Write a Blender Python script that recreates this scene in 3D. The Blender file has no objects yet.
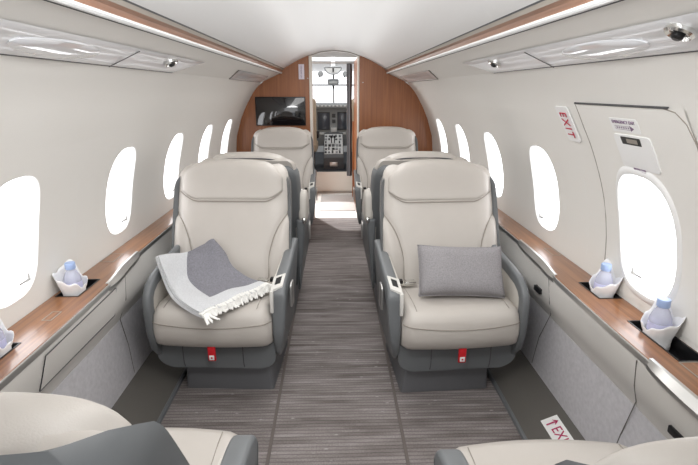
import bpy, bmesh, math, random
from mathutils import Vector, Matrix
from mathutils.bvhtree import BVHTree
random.seed(7)
SC = bpy.context.scene
COL = SC.collection
SC.view_settings.view_transform = 'Standard'
SC.view_settings.look = 'None'
SC.view_settings.exposure = 0.0
PI = math.pi

# ------------------------------------------------------------------ materials
def lin(c):
    return tuple((x/12.92 if x <= .04045 else ((x+.055)/1.055)**2.4) for x in (v/255 for v in c)) + (1,)

def base_mat(name):
    m = bpy.data.materials.new(name); m.use_nodes = True
    nt = m.node_tree
    return m, nt, nt.nodes['Principled BSDF']

def mat(name, col, rough=.5, metal=0, noise=0, nscale=40, bump=0, bscale=200, spec=.5, coat=0, sheen=0):
    m, nt, b = base_mat(name)
    c = lin(col)
    b.inputs['Base Color'].default_value = c
    b.inputs['Roughness'].default_value = rough
    b.inputs['Metallic'].default_value = metal
    b.inputs['Specular IOR Level'].default_value = spec
    b.inputs['Coat Weight'].default_value = coat
    b.inputs['Sheen Weight'].default_value = sheen
    tc = nt.nodes.new('ShaderNodeTexCoord')
    if noise:
        n = nt.nodes.new('ShaderNodeTexNoise'); n.inputs['Scale'].default_value = nscale; n.inputs['Detail'].default_value = 4
        nt.links.new(tc.outputs['Object'], n.inputs['Vector'])
        r = nt.nodes.new('ShaderNodeValToRGB')
        r.color_ramp.elements[0].position = .3; r.color_ramp.elements[1].position = .7
        r.color_ramp.elements[0].color = tuple(x*(1-noise) for x in c[:3])+(1,)
        r.color_ramp.elements[1].color = tuple(min(1, x*(1+noise)) for x in c[:3])+(1,)
        nt.links.new(n.outputs['Fac'], r.inputs['Fac']); nt.links.new(r.outputs['Color'], b.inputs['Base Color'])
    if bump:
        n2 = nt.nodes.new('ShaderNodeTexNoise'); n2.inputs['Scale'].default_value = bscale; n2.inputs['Detail'].default_value = 3
        nt.links.new(tc.outputs['Object'], n2.inputs['Vector'])
        bp = nt.nodes.new('ShaderNodeBump'); bp.inputs['Strength'].default_value = bump; bp.inputs['Distance'].default_value = .004
        nt.links.new(n2.outputs['Fac'], bp.inputs['Height']); nt.links.new(bp.outputs['Normal'], b.inputs['Normal'])
    return m

def wood(name, c1, c2, axis, rough=.35, coat=.2):
    m, nt, b = base_mat(name)
    tc = nt.nodes.new('ShaderNodeTexCoord'); mp = nt.nodes.new('ShaderNodeMapping')
    s = [70, 70, 70]; s['xyz'.index(axis)] = 2.0
    mp.inputs['Scale'].default_value = s
    nt.links.new(tc.outputs['Object'], mp.inputs['Vector'])
    n = nt.nodes.new('ShaderNodeTexNoise'); n.inputs['Scale'].default_value = 1; n.inputs['Detail'].default_value = 6
    n.inputs['Roughness'].default_value = .6
    nt.links.new(mp.outputs['Vector'], n.inputs['Vector'])
    r = nt.nodes.new('ShaderNodeValToRGB')
    r.color_ramp.elements[0].position = .3; r.color_ramp.elements[0].color = lin(c1)
    r.color_ramp.elements[1].position = .7; r.color_ramp.elements[1].color = lin(c2)
    nt.links.new(n.outputs['Fac'], r.inputs['Fac']); nt.links.new(r.outputs['Color'], b.inputs['Base Color'])
    b.inputs['Roughness'].default_value = rough; b.inputs['Coat Weight'].default_value = coat
    b.inputs['Coat Roughness'].default_value = .12
    return m

def carpet_mat():
    m, nt, b = base_mat('ribbed_carpet')
    N = nt.nodes.new; L = nt.links.new
    tc = N('ShaderNodeTexCoord'); sep = N('ShaderNodeSeparateXYZ'); L(tc.outputs['Object'], sep.inputs[0])
    # wavy rib coordinate along the cabin
    dn = N('ShaderNodeTexNoise'); dn.inputs['Scale'].default_value = 3.0; L(tc.outputs['Object'], dn.inputs['Vector'])
    ma = N('ShaderNodeMath'); ma.operation = 'MULTIPLY_ADD'; ma.inputs[1].default_value = .006
    L(dn.outputs['Fac'], ma.inputs[0]); L(sep.outputs['Y'], ma.inputs[2])
    ml = N('ShaderNodeMath'); ml.operation = 'MULTIPLY'; ml.inputs[1].default_value = 50.0; L(ma.outputs[0], ml.inputs[0])
    fl = N('ShaderNodeMath'); fl.operation = 'FLOOR'; L(ml.outputs[0], fl.inputs[0])
    fr = N('ShaderNodeMath'); fr.operation = 'FRACT'; L(ml.outputs[0], fr.inputs[0])
    # rib profile: dark gap at 0/1
    pp = N('ShaderNodeMath'); pp.operation = 'PINGPONG'; pp.inputs[1].default_value = .5; L(fr.outputs[0], pp.inputs[0])
    rr = N('ShaderNodeValToRGB'); rr.color_ramp.elements[0].position = .02; rr.color_ramp.elements[0].color = (.58, .58, .58, 1)
    rr.color_ramp.elements[1].position = .2; rr.color_ramp.elements[1].color = (1, 1, 1, 1); L(pp.outputs[0], rr.inputs['Fac'])
    # per rib streaks
    xs = N('ShaderNodeMath'); xs.operation = 'MULTIPLY'; xs.inputs[1].default_value = 2.6; L(sep.outputs['X'], xs.inputs[0])
    cm = N('ShaderNodeCombineXYZ'); L(xs.outputs[0], cm.inputs['X'])
    f2 = N('ShaderNodeMath'); f2.operation = 'MULTIPLY'; f2.inputs[1].default_value = 7.13; L(fl.outputs[0], f2.inputs[0]); L(f2.outputs[0], cm.inputs['Y'])
    st = N('ShaderNodeTexNoise'); st.inputs['Scale'].default_value = 1.0; st.inputs['Detail'].default_value = 3; L(cm.outputs[0], st.inputs['Vector'])
    cr = N('ShaderNodeValToRGB')
    cr.color_ramp.elements[0].position = .3; cr.color_ramp.elements[0].color = lin((108, 100, 97))
    cr.color_ramp.elements[1].position = .72; cr.color_ramp.elements[1].color = lin((160, 153, 151))
    L(st.outputs['Fac'], cr.inputs['Fac'])
    mx = N('ShaderNodeMix'); mx.data_type = 'RGBA'; mx.blend_type = 'MULTIPLY'; mx.inputs['Factor'].default_value = 1
    L(cr.outputs['Color'], mx.inputs['A']); L(rr.outputs['Color'], mx.inputs['B'])
    # fine yarn noise
    fn = N('ShaderNodeTexNoise'); fn.inputs['Scale'].default_value = 160; fn.inputs['Detail'].default_value = 2; L(tc.outputs['Object'], fn.inputs['Vector'])
    fm = N('ShaderNodeMapRange'); fm.inputs['From Min'].default_value = .3; fm.inputs['From Max'].default_value = .7
    fm.inputs['To Min'].default_value = .8; fm.inputs['To Max'].default_value = 1.15; L(fn.outputs['Fac'], fm.inputs['Value'])
    m2 = N('ShaderNodeMix'); m2.data_type = 'RGBA'; m2.blend_type = 'MULTIPLY'; m2.inputs['Factor'].default_value = 1
    L(mx.outputs['Result'], m2.inputs['A']); L(fm.outputs['Result'], m2.inputs['B'])
    # pale slubs
    mp = N('ShaderNodeMapping'); mp.inputs['Scale'].default_value = (9, 24, 1); L(tc.outputs['Object'], mp.inputs['Vector'])
    vo = N('ShaderNodeTexVoronoi'); vo.inputs['Scale'].default_value = 1.0; L(mp.outputs['Vector'], vo.inputs['Vector'])
    vr = N('ShaderNodeValToRGB'); vr.color_ramp.elements[0].position = .05; vr.color_ramp.elements[0].color = (1, 1, 1, 1)
    vr.color_ramp.elements[1].position = .1; vr.color_ramp.elements[1].color = (0, 0, 0, 1); L(vo.outputs['Distance'], vr.inputs['Fac'])
    vf = N('ShaderNodeMath'); vf.operation = 'MULTIPLY'; vf.inputs[1].default_value = .45; L(vr.outputs['Color'], vf.inputs[0])
    m3 = N('ShaderNodeMix'); m3.data_type = 'RGBA'; L(vf.outputs[0], m3.inputs['Factor']); L(m2.outputs['Result'], m3.inputs['A'])
    m3.inputs['B'].default_value = lin((205, 200, 198))
    L(m3.outputs['Result'], b.inputs['Base Color'])
    b.inputs['Roughness'].default_value = .85; b.inputs['Specular IOR Level'].default_value = .2
    bp = N('ShaderNodeBump'); bp.inputs['Strength'].default_value = .5; bp.inputs['Distance'].default_value = .006
    L(rr.outputs['Color'], bp.inputs['Height']); L(bp.outputs['Normal'], b.inputs['Normal'])
    return m

def emis(name, col, strength, gloss=True):
    m, nt, b = base_mat(name)
    b.inputs['Base Color'].default_value = (.8, .8, .8, 1)
    b.inputs['Emission Color'].default_value = lin(col)
    b.inputs['Emission Strength'].default_value = strength
    b.inputs['Roughness'].default_value = .1
    return m

M = {}
M['leather'] = mat('cream_leather', (190, 184, 177), .42, noise=.03, nscale=6, bump=.12, bscale=350)
M['leather_dk'] = mat('cream_leather_stitching', (150, 143, 134), .6)
M['leather_arm'] = mat('pale_arm_leather', (200, 195, 187), .45, bump=.1, bscale=350)
M['shell'] = mat('grey_seat_shell', (108, 111, 113), .42, noise=.02, nscale=8)
M['shell_dk'] = mat('dark_grey_base', (108, 109, 112), .5)
M['liner'] = mat('cabin_liner', (231, 229, 224), .55, bump=.05, bscale=120)
M['liner_w'] = mat('window_reveal', (235, 235, 234), .5)
M['ceil'] = mat('ceiling_liner', (227, 228, 228), .4)
M['lower'] = mat('lower_side_panel', (220, 217, 212), .5)
M['fabric'] = mat('pale_grey_felt', (198, 196, 199), .9, noise=.08, nscale=60, bump=.3, bscale=500, spec=.15)
M['carpet'] = carpet_mat()
M['seam'] = mat('carpet_seam', (104, 96, 92), .8)
M['kick'] = mat('dark_kick_panel', (96, 93, 88), .45)
M['darkline'] = mat('dark_gap', (70, 70, 72), .6)
M['joint'] = mat('panel_joint_grey', (118, 114, 110), .6)
M['black'] = mat('black_plastic', (22, 22, 24), .35)
M['wood'] = wood('bulkhead_veneer', (134, 80, 44), (162, 102, 60), 'z', rough=.4)
M['ledgewood'] = wood('ledge_veneer', (114, 72, 42), (156, 106, 68), 'y', rough=.28, coat=.5)
M['railwood'] = wood('rail_veneer', (112, 78, 58), (148, 108, 84), 'y', rough=.35, coat=.2)
M['chrome'] = mat('polished_metal', (225, 225, 222), .18, metal=1)
M['satin'] = mat('satin_metal', (200, 199, 196), .35, metal=.9)
M['gloss'] = mat('gloss_white_panel', (232, 233, 235), .16, spec=.4)
M['glosslens'] = mat('clear_lens', (236, 238, 242), .04, coat=1.0)
M['plate'] = mat('pale_latch_plate', (212, 210, 205), .35)
M['white'] = mat('white_plastic', (235, 235, 234), .4)
M['offwhite'] = mat('offwhite_paint', (228, 222, 212), .4)
M['red'] = mat('red_webbing', (200, 22, 34), .6)
M['redtxt'] = mat('red_lettering', (190, 26, 60), .6)
M['magtxt'] = mat('magenta_lettering', (176, 28, 88), .6)
M['greytxt'] = mat('grey_lettering', (128, 106, 132), .6)
M['sign'] = mat('sign_white', (240, 240, 238), .4)
M['screen'] = mat('screen_glass', (24, 23, 26), .05, coat=1)
M['display'] = mat('display_glass', (70, 76, 86), .2)
M['pillow'] = mat('grey_pillow_cloth', (152, 149, 151), .9, noise=.16, nscale=220, bump=.6, bscale=420, spec=.1)
M['throwgrey'] = mat('grey_throw_wool', (140, 139, 146), .95, noise=.14, nscale=140, bump=.8, bscale=500, spec=.1)
M['throwwhite'] = mat('white_throw_wool', (214, 215, 217), .95, noise=.06, nscale=140, bump=.7, bscale=500, spec=.1)
M['fringe'] = mat('white_fringe', (238, 237, 233), .95, spec=.1)
M['belt'] = mat('pale_webbing', (196, 190, 180), .7)
M['napkin'] = mat('white_napkin', (243, 243, 244), .8)
M['cap'] = mat('blue_cap', (164, 186, 226), .4)
M['pane'] = emis('bright_window_pane', (250, 251, 255), 3.6)
M['wind'] = emis('bright_windshield', (250, 251, 255), 1.3)
M['cockgrey'] = mat('cockpit_grey', (150, 154, 156), .5)
M['cockdark'] = mat('cockpit_dark', (74, 76, 79), .5)
M['cockpale'] = mat('cockpit_pale', (214, 216, 216), .5)
M['sheep'] = mat('beige_sheepskin', (205, 190, 168), .9, bump=.5, bscale=120)
M['curtain'] = mat('grey_curtain', (92, 94, 97), .9, spec=.1)
M['mat'] = mat('pale_floor_mat', (176, 174, 172), .85, noise=.06, nscale=60)
M['vest'] = mat('vestibule_floor', (240, 238, 234), .6)
M['cofloor'] = mat('cockpit_floor', (50, 54, 60), .7)
M['glow'] = emis('lamp_lens', (255, 252, 246), 6.0)

def bottle_mat():
    m, nt, b = base_mat('clear_bottle')
    b.inputs['Base Color'].default_value = lin((226, 228, 240))
    b.inputs['Roughness'].default_value = .06
    b.inputs['Transmission Weight'].default_value = .55
    b.inputs['IOR'].default_value = 1.2
    return m
M['bottle'] = bottle_mat()
M['blabel'] = mat('lilac_label', (192, 192, 220), .4)

# ------------------------------------------------------------------ mesh helpers
def finish(name, bm, m, parent=None, angle=35, smooth=True, recalc=True):
    if recalc: bmesh.ops.recalc_face_normals(bm, faces=bm.faces)
    me = bpy.data.meshes.new(name); bm.to_mesh(me); bm.free()
    for p in me.polygons: p.use_smooth = smooth
    if smooth:
        try: me.set_sharp_from_angle(angle=math.radians(angle))
        except Exception: pass
    mm = m if isinstance(m, (list, tuple)) else [m]
    for x in mm: me.materials.append(x)
    o = bpy.data.objects.new(name, me); COL.objects.link(o)
    if parent: o.parent = parent
    return o

def tag(o, label=None, cat=None, group=None, kind=None):
    if label: o['label'] = label
    if cat: o['category'] = cat
    if group: o['group'] = group
    if kind: o['kind'] = kind
    return o

def struct(name, bm, m, parent=None, **k):
    o = finish(name, bm, m, parent, **k)
    if parent is None: o['kind'] = 'structure'
    return o

def empty(name, loc=(0, 0, 0), rz=0):
    o = bpy.data.objects.new(name, None); COL.objects.link(o)
    o.empty_display_size = .1; o.location = loc; o.rotation_euler = (0, 0, rz)
    return o

def thing(name, label, cat, loc=(0, 0, 0), rz=0, group=None):
    return tag(empty(name, loc, rz), label, cat, group)

def addv(bm, pts): return [bm.verts.new(p) for p in pts]
def addf(bm, vs):
    try: return bm.faces.new(vs)
    except ValueError: return None

def add_box(bm, x0, x1, y0, y1, z0, z1, bev=0, seg=2, f=None):
    b2 = bmesh.new()
    vs = [b2.verts.new((x, y, z)) for x in (x0, x1) for y in (y0, y1) for z in (z0, z1)]
    for q in ((0, 1, 3, 2), (4, 6, 7, 5), (0, 4, 5, 1), (2, 3, 7, 6), (0, 2, 6, 4), (1, 5, 7, 3)): b2.faces.new([vs[i] for i in q])
    bmesh.ops.recalc_face_normals(b2, faces=b2.faces)
    if bev: bmesh.ops.bevel(b2, geom=list(b2.edges), offset=bev, segments=seg, profile=.5, affect='EDGES')
    merge(bm, b2, f)

def merge(bm, b2, f=None):
    mp = {}
    for v in b2.verts: mp[v] = bm.verts.new(f(v.co) if f else v.co)
    for fc in b2.faces:
        addf(bm, [mp[v] for v in fc.verts])
    b2.free()

def add_prism(bm, poly, axis, a0, a1, bev=0, seg=2, f=None):
    """poly: 2-D outline in the two other axes (cyclic order of xyz), extruded along axis."""
    b2 = bmesh.new()
    def P(p, a):
        if axis == 'x': return (a, p[0], p[1])
        if axis == 'y': return (p[0], a, p[1])
        return (p[0], p[1], a)
    lo = [b2.verts.new(P(p, a0)) for p in poly]; hi = [b2.verts.new(P(p, a1)) for p in poly]
    b2.faces.new(lo); b2.faces.new(hi)
    n = len(poly)
    for i in range(n): b2.faces.new((lo[i], lo[(i+1) % n], hi[(i+1) % n], hi[i]))
    bmesh.ops.recalc_face_normals(b2, faces=b2.faces)
    if bev:
        cap = [e for e in b2.edges if abs(sum((v.co['xyz'.index(axis)]-a0) for v in e.verts)) < 1e-6 or abs(sum((v.co['xyz'.index(axis)]-a1) for v in e.verts)) < 1e-6]
        bmesh.ops.bevel(b2, geom=cap, offset=bev, segments=seg, profile=.5, affect='EDGES')
    merge(bm, b2, f)

def rounded(poly, r, n=5):
    """round the corners of a 2-D polygon; r a number or one radius per corner"""
    out = []; N = len(poly)
    for i, p in enumerate(poly):
        rr = r[i] if isinstance(r, (list, tuple)) else r
        a = Vector(poly[i-1]); b = Vector(p); c = Vector(poly[(i+1) % N])
        d1 = (a-b); d2 = (c-b); k = min(rr, d1.length*.49, d2.length*.49)
        if k < 1e-5: out.append(tuple(b)); continue
        s = b + d1.normalized()*k; e = b + d2.normalized()*k
        for j in range(n+1):
            t = j/n
            out.append(tuple((1-t)**2*s + 2*t*(1-t)*b + t*t*e))
    return out

def add_loft(bm, secs, closed=True, cap=True):
    rows = [addv(bm, s) for s in secs]
    n = len(rows[0])
    for a, b in zip(rows, rows[1:]):
        for i in range(n if closed else n-1):
            addf(bm, (a[i], a[(i+1) % n], b[(i+1) % n], b[i]))
    if cap and closed:
        addf(bm, rows[0][::-1]); addf(bm, rows[-1])
    return rows

def add_tube(bm, pts, r, n=8, flat=1.0):
    pts = [Vector(p) for p in pts]; secs = []
    up = Vector((0, 0, 1))
    for i, p in enumerate(pts):
        t = (pts[min(i+1, len(pts)-1)] - pts[max(i-1, 0)]).normalized()
        a = t.cross(up)
        if a.length < 1e-3: a = t.cross(Vector((0, 1, 0)))
        a.normalize(); b = a.cross(t).normalized()
        rr = r[i] if isinstance(r, (list, tuple)) else r
        secs.append([p + a*math.cos(2*PI*k/n)*rr + b*math.sin(2*PI*k/n)*rr*flat for k in range(n)])
    add_loft(bm, secs)

def add_ribbon(bm, pts, wdir, w, th):
    """flat strap along pts, width along wdir"""
    pts = [Vector(p) for p in pts]; wd = Vector(wdir).normalized(); secs = []
    for i, p in enumerate(pts):
        t = (pts[min(i+1, len(pts)-1)] - pts[max(i-1, 0)]).normalized()
        nrm = t.cross(wd).normalized()
        secs.append([p+wd*w/2+nrm*th/2, p-wd*w/2+nrm*th/2, p-wd*w/2-nrm*th/2, p+wd*w/2-nrm*th/2])
    add_loft(bm, secs)

def add_lathe(bm, prof, n=24, c=(0, 0, 0)):
    secs = [[(c[0]+r*math.cos(2*PI*k/n), c[1]+r*math.sin(2*PI*k/n), c[2]+z) for k in range(n)] for r, z in prof]
    add_loft(bm, secs)

def add_pad(bm, nu, nv, front, back):
    """closed cushion: front(u,v) and back(u,v) grids sharing the border of front; u,v in -1..1"""
    F = [[bm.verts.new(front(-1+2*i/nu, -1+2*j/nv)) for i in range(nu+1)] for j in range(nv+1)]
    B = [[(F[j][i] if i in (0, nu) or j in (0, nv) else bm.verts.new(back(-1+2*i/nu, -1+2*j/nv))) for i in range(nu+1)] for j in range(nv+1)]
    for G, fl in ((F, False), (B, True)):
        for j in range(nv):
            for i in range(nu):
                q = [G[j][i], G[j][i+1], G[j+1][i+1], G[j+1][i]]
                addf(bm, q[::-1] if fl else q)

def interp(P, t):
    """monotone-ish Catmull interpolation through (t, value) pairs"""
    if t <= P[0][0]: return P[0][1]
    if t >= P[-1][0]: return P[-1][1]
    for i in range(len(P)-1):
        if P[i][0] <= t <= P[i+1][0]:
            t0, v0 = P[i]; t1, v1 = P[i+1]; h = t1-t0
            m = (v1-v0)/h
            def slope(k):
                if k <= 0 or k >= len(P)-1:
                    kk = max(0, min(len(P)-2, k if k < len(P)-1 else k-1)); return (P[kk+1][1]-P[kk][1])/(P[kk+1][0]-P[kk][0])
                a = (P[k][1]-P[k-1][1])/(P[k][0]-P[k-1][0]); b = (P[k+1][1]-P[k][1])/(P[k+1][0]-P[k][0])
                return 0 if a*b <= 0 else 2*a*b/(a+b)
            s0, s1 = slope(i), slope(i+1); s = (t-t0)/h
            return (2*s**3-3*s*s+1)*v0 + (s**3-2*s*s+s)*h*s0 + (-2*s**3+3*s*s)*v1 + (s**3-s*s)*h*s1

def text_obj(name, body, size, m, parent, mtx, extrude=.0006, align='CENTER', space=1.0):
    cu = bpy.data.curves.new(name, 'FONT'); cu.body = body; cu.size = size; cu.extrude = extrude; cu.space_character = space
    cu.align_x = align; cu.align_y = 'CENTER'
    tmp = bpy.data.objects.new(name+'_tmp', cu); COL.objects.link(tmp)
    dg = bpy.context.evaluated_depsgraph_get(); dg.update()
    me = bpy.data.meshes.new_from_object(tmp.evaluated_get(dg))
    bpy.data.objects.remove(tmp); bpy.data.curves.remove(cu)
    me.name = name; me.transform(mtx)
    me.materials.clear(); me.materials.append(m)
    o = bpy.data.objects.new(name, me); COL.objects.link(o); o.parent = parent
    return o

def frame(origin, xdir, ydir):
    x = Vector(xdir).normalized(); y = Vector(ydir); y = (y - x*y.dot(x)).normalized(); z = x.cross(y)
    return Matrix(((x.x, y.x, z.x, origin[0]), (x.y, y.y, z.y, origin[1]), (x.z, y.z, z.z, origin[2]), (0, 0, 0, 1)))

def children(o): return [c for c in bpy.data.objects if c.parent == o]
def copy_tree(o, parent=None):
    c = o.copy(); COL.objects.link(c)
    if parent: c.parent = parent
    for ch in children(o): copy_tree(ch, c)
    return c

# ------------------------------------------------------------------ cabin shell
YB = 5.22          # front bulkhead
YA = -0.9          # aft end of what is modelled
WALLP = [(.0, 1.0), (.6, 1.062), (.70, 1.066), (.80, 1.060), (.91, 1.043), (1.0, 1.02), (1.165, .955), (1.285, .89), (1.365, .84), (1.46, .757)]
def W(z): return interp(WALLP, z)
def wall_pt(s, y, z, off=0.0):
    e = .004
    dx = (W(z+e)-W(z-e))/(2*e); nrm = Vector((-1, 0, dx)).normalized()  # inward for +x side
    p = Vector((W(z), y, z)) + nrm*off
    return Vector((s*p.x, p.y, p.z))

WIN_Y = [1.50, 2.32, 3.10, 3.88, 4.65]
WH, WV, WZ = .150, .208, .914
def win_outline(yc, k=1.0, n=56):
    out = []
    for i in range(n):
        a = 2*PI*i/n; c, s_ = math.cos(a), math.sin(a); e = 2/2.9
        out.append((yc + WH*k*math.copysign(abs(c)**e, c), WZ + WV*(k if k >= 1 else 1-(1-k)*.72)*math.copysign(abs(s_)**e, s_)))
    return out

def bay(bm, s, y0, y1, z0, z1, yc, off=0.0, rings=7, k=1.0):
    """wall surface between a rectangle and a window outline"""
    inn = win_outline(yc, k); rect = []
    for (y, z) in inn:
        dy, dz = y-yc, z-WZ
        t = min(((y1-yc)/dy if dy > 1e-9 else 1e9), ((y0-yc)/dy if dy < -1e-9 else 1e9), ((z1-WZ)/dz if dz > 1e-9 else 1e9), ((z0-WZ)/dz if dz < -1e-9 else 1e9))
        rect.append((yc+dy*t, WZ+dz*t))
    # make the four corners exact
    for cy, cz in ((y0, z0), (y0, z1), (y1, z0), (y1, z1)):
        i = min(range(len(rect)), key=lambda q: (rect[q][0]-cy)**2+(rect[q][1]-cz)**2); rect[i] = (cy, cz)
    rows = []
    for r in range(rings+1):
        t = r/rings
        rows.append([bm.verts.new(wall_pt(s, a[0]+(b[0]-a[0])*t, a[1]+(b[1]-a[1])*t, off)) for a, b in zip(inn, rect)])
    n = len(inn)
    for a, b in zip(rows, rows[1:]):
        for i in range(n): addf(bm, (a[i], a[(i+1) % n], b[(i+1) % n], b[i]))

def wall_grid(bm, s, y0, y1, z0, z1, ny, nz, off=0.0):
    G = [[bm.verts.new(wall_pt(s, y0+(y1-y0)*i/ny, z0+(z1-z0)*j/nz, off)) for i in range(ny+1)] for j in range(nz+1)]
    for j in range(nz):
        for i in range(ny): addf(bm, (G[j][i], G[j][i+1], G[j+1][i+1], G[j+1][i]))

ZL = .60   # bottom of the liner (below the ledge top)
CREASE = (.757, 1.46); PSUT = (.555, 1.551)
for s, nm in ((-1, 'wall_left'), (1, 'wall_right')):
    bm = bmesh.new()
    edges = [YA, 1.105, 1.90, 2.71, 3.49, 4.265, YB+.02]
    for i, yc in enumerate(WIN_Y):
        bay(bm, s, edges[i+1], edges[i+2], .66, 1.20, yc)
    wall_grid(bm, s, YA, edges[1], .66, 1.20, 6, 14)
    wall_grid(bm, s, YA, YB+.02, 1.20, CREASE[1], 24, 10)
    wall_grid(bm, s, YA, YB+.02, ZL, .66, 24, 2)
    # service-panel band above the crease
    a = [bm.verts.new((s*CREASE[0], y, CREASE[1])) for y in (YA, YB+.02)]
    b = [bm.verts.new((s*PSUT[0], y, PSUT[1])) for y in (YA, YB+.02)]
    addf(bm, (a[0], a[1], b[1], b[0]))
    bmesh.ops.remove_doubles(bm, verts=bm.verts, dist=.0004)
    for f in bm.faces:
        c = f.calc_center_median(); f.normal_update()
        if f.normal.dot(Vector((-c.x, 0, 1.0-c.z))) < 0: f.normal_flip()
    struct(nm, bm, M['liner'], recalc=False, angle=25)

# windows
wi = 0
for s in (-1, 1):
    for yc in WIN_Y:
        wi += 1
        root = empty('window_%d' % wi); root['kind'] = 'structure'
        bm = bmesh.new()
        secs = []
        for k, off in ((1.0, 0.0), (.985, -.004), (.965, -.012), (.955, -.024)):
            secs.append([wall_pt(s, y, z, off) for y, z in win_outline(yc, k)])
        rows = add_loft(bm, secs, cap=False)
        finish('window_frame', bm, M['liner_w'], root, recalc=True)
        bm = bmesh.new()
        o1 = [bm.verts.new(wall_pt(s, y, z, -.023)) for y, z in win_outline(yc, .958)]
        o2 = [bm.verts.new(wall_pt(s, WZ*0+yc+(y-yc)*.5, WZ+(z-WZ)*.5, -.023)) for y, z in win_outline(yc, .958)]
        c = bm.verts.new(wall_pt(s, yc, WZ, -.023))
        for i in range(len(o1)):
            j = (i+1) % len(o1)
            addf(bm, (o1[i], o1[j], o2[j], o2[i])); addf(bm, (o2[i], o2[j], c))
        for f in bm.faces:
            f.normal_update()
            if f.normal.x*s > 0: f.normal_flip()
        finish('window_pane', bm, M['pane'], root, recalc=False)
        # little shade catch low in the opening
        bm = bmesh.new()
        p0 = wall_pt(s, yc+.075, .745, -.016)
        add_box(bm, p0.x-.006, p0.x+.006, p0.y-.030, p0.y+.030, p0.z-.004, p0.z+.004, .002)
        add_box(bm, p0.x-.006, p0.x+.006, p0.y+.022, p0.y+.030, p0.z-.004, p0.z+.022, .002)
        finish('shade_catch', bm, M['satin'], root)

# ceiling dome
bm = bmesh.new()
CP = [(0, 1.777), (.13, 1.763), (.25, 1.728), (.39, 1.668), (.518, 1.597)]
prof = [(-x, z) for x, z in CP[::-1]] + CP[1:]
fine = []
for i in range(49):
    x = -.518 + 1.036*i/48
    fine.append((x, interp([(a, b) for a, b in CP], abs(x))))
add_loft(bm, [[(x, y, z) for x, z in fine] for y in (YA, 1, 2, 3, 4, YB+.02)], closed=False)
for f in bm.faces:
    f.normal_update()
    if f.normal.z > 0: f.normal_flip()
struct('ceiling', bm, M['ceil'], recalc=False)

# rails between ceiling and side panels (wood strip with pale lips and dark gaps)
for k, s in enumerate((-1, 1)):
    root = empty('trim_%d' % (k+1)); root['kind'] = 'structure'
    def strip(name, pts, m):
        bm = bmesh.new()
        add_loft(bm, [[(s*x, y, z) for x, z in pts] for y in (YA, 1.5, 3.5, YB+.01)], closed=True)
        finish(name, bm, m, root)
    strip('rail_gap', [(.517, 1.598), (.520, 1.593), (.530, 1.600), (.528, 1.604)], M['darkline'])
    strip('rail_bevel', [(.520, 1.594), (.527, 1.582), (.545, 1.590), (.535, 1.602)], M['leather_dk'])
    strip('rail_wood', [(.527, 1.582), (.5375, 1.574), (.541, 1.562), (.539, 1.5565), (.575, 1.56), (.56, 1.592)], M['railwood'])
    strip('rail_lip', [(.537, 1.558), (.536, 1.552), (.541, 1.547), (.548, 1.546), (.575, 1.552), (.565, 1.565)], M['ceil'])
    strip('rail_shadow_gap', [(.547, 1.5475), (.553, 1.5445), (.566, 1.552), (.56, 1.557)], M['darkline'])

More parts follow.
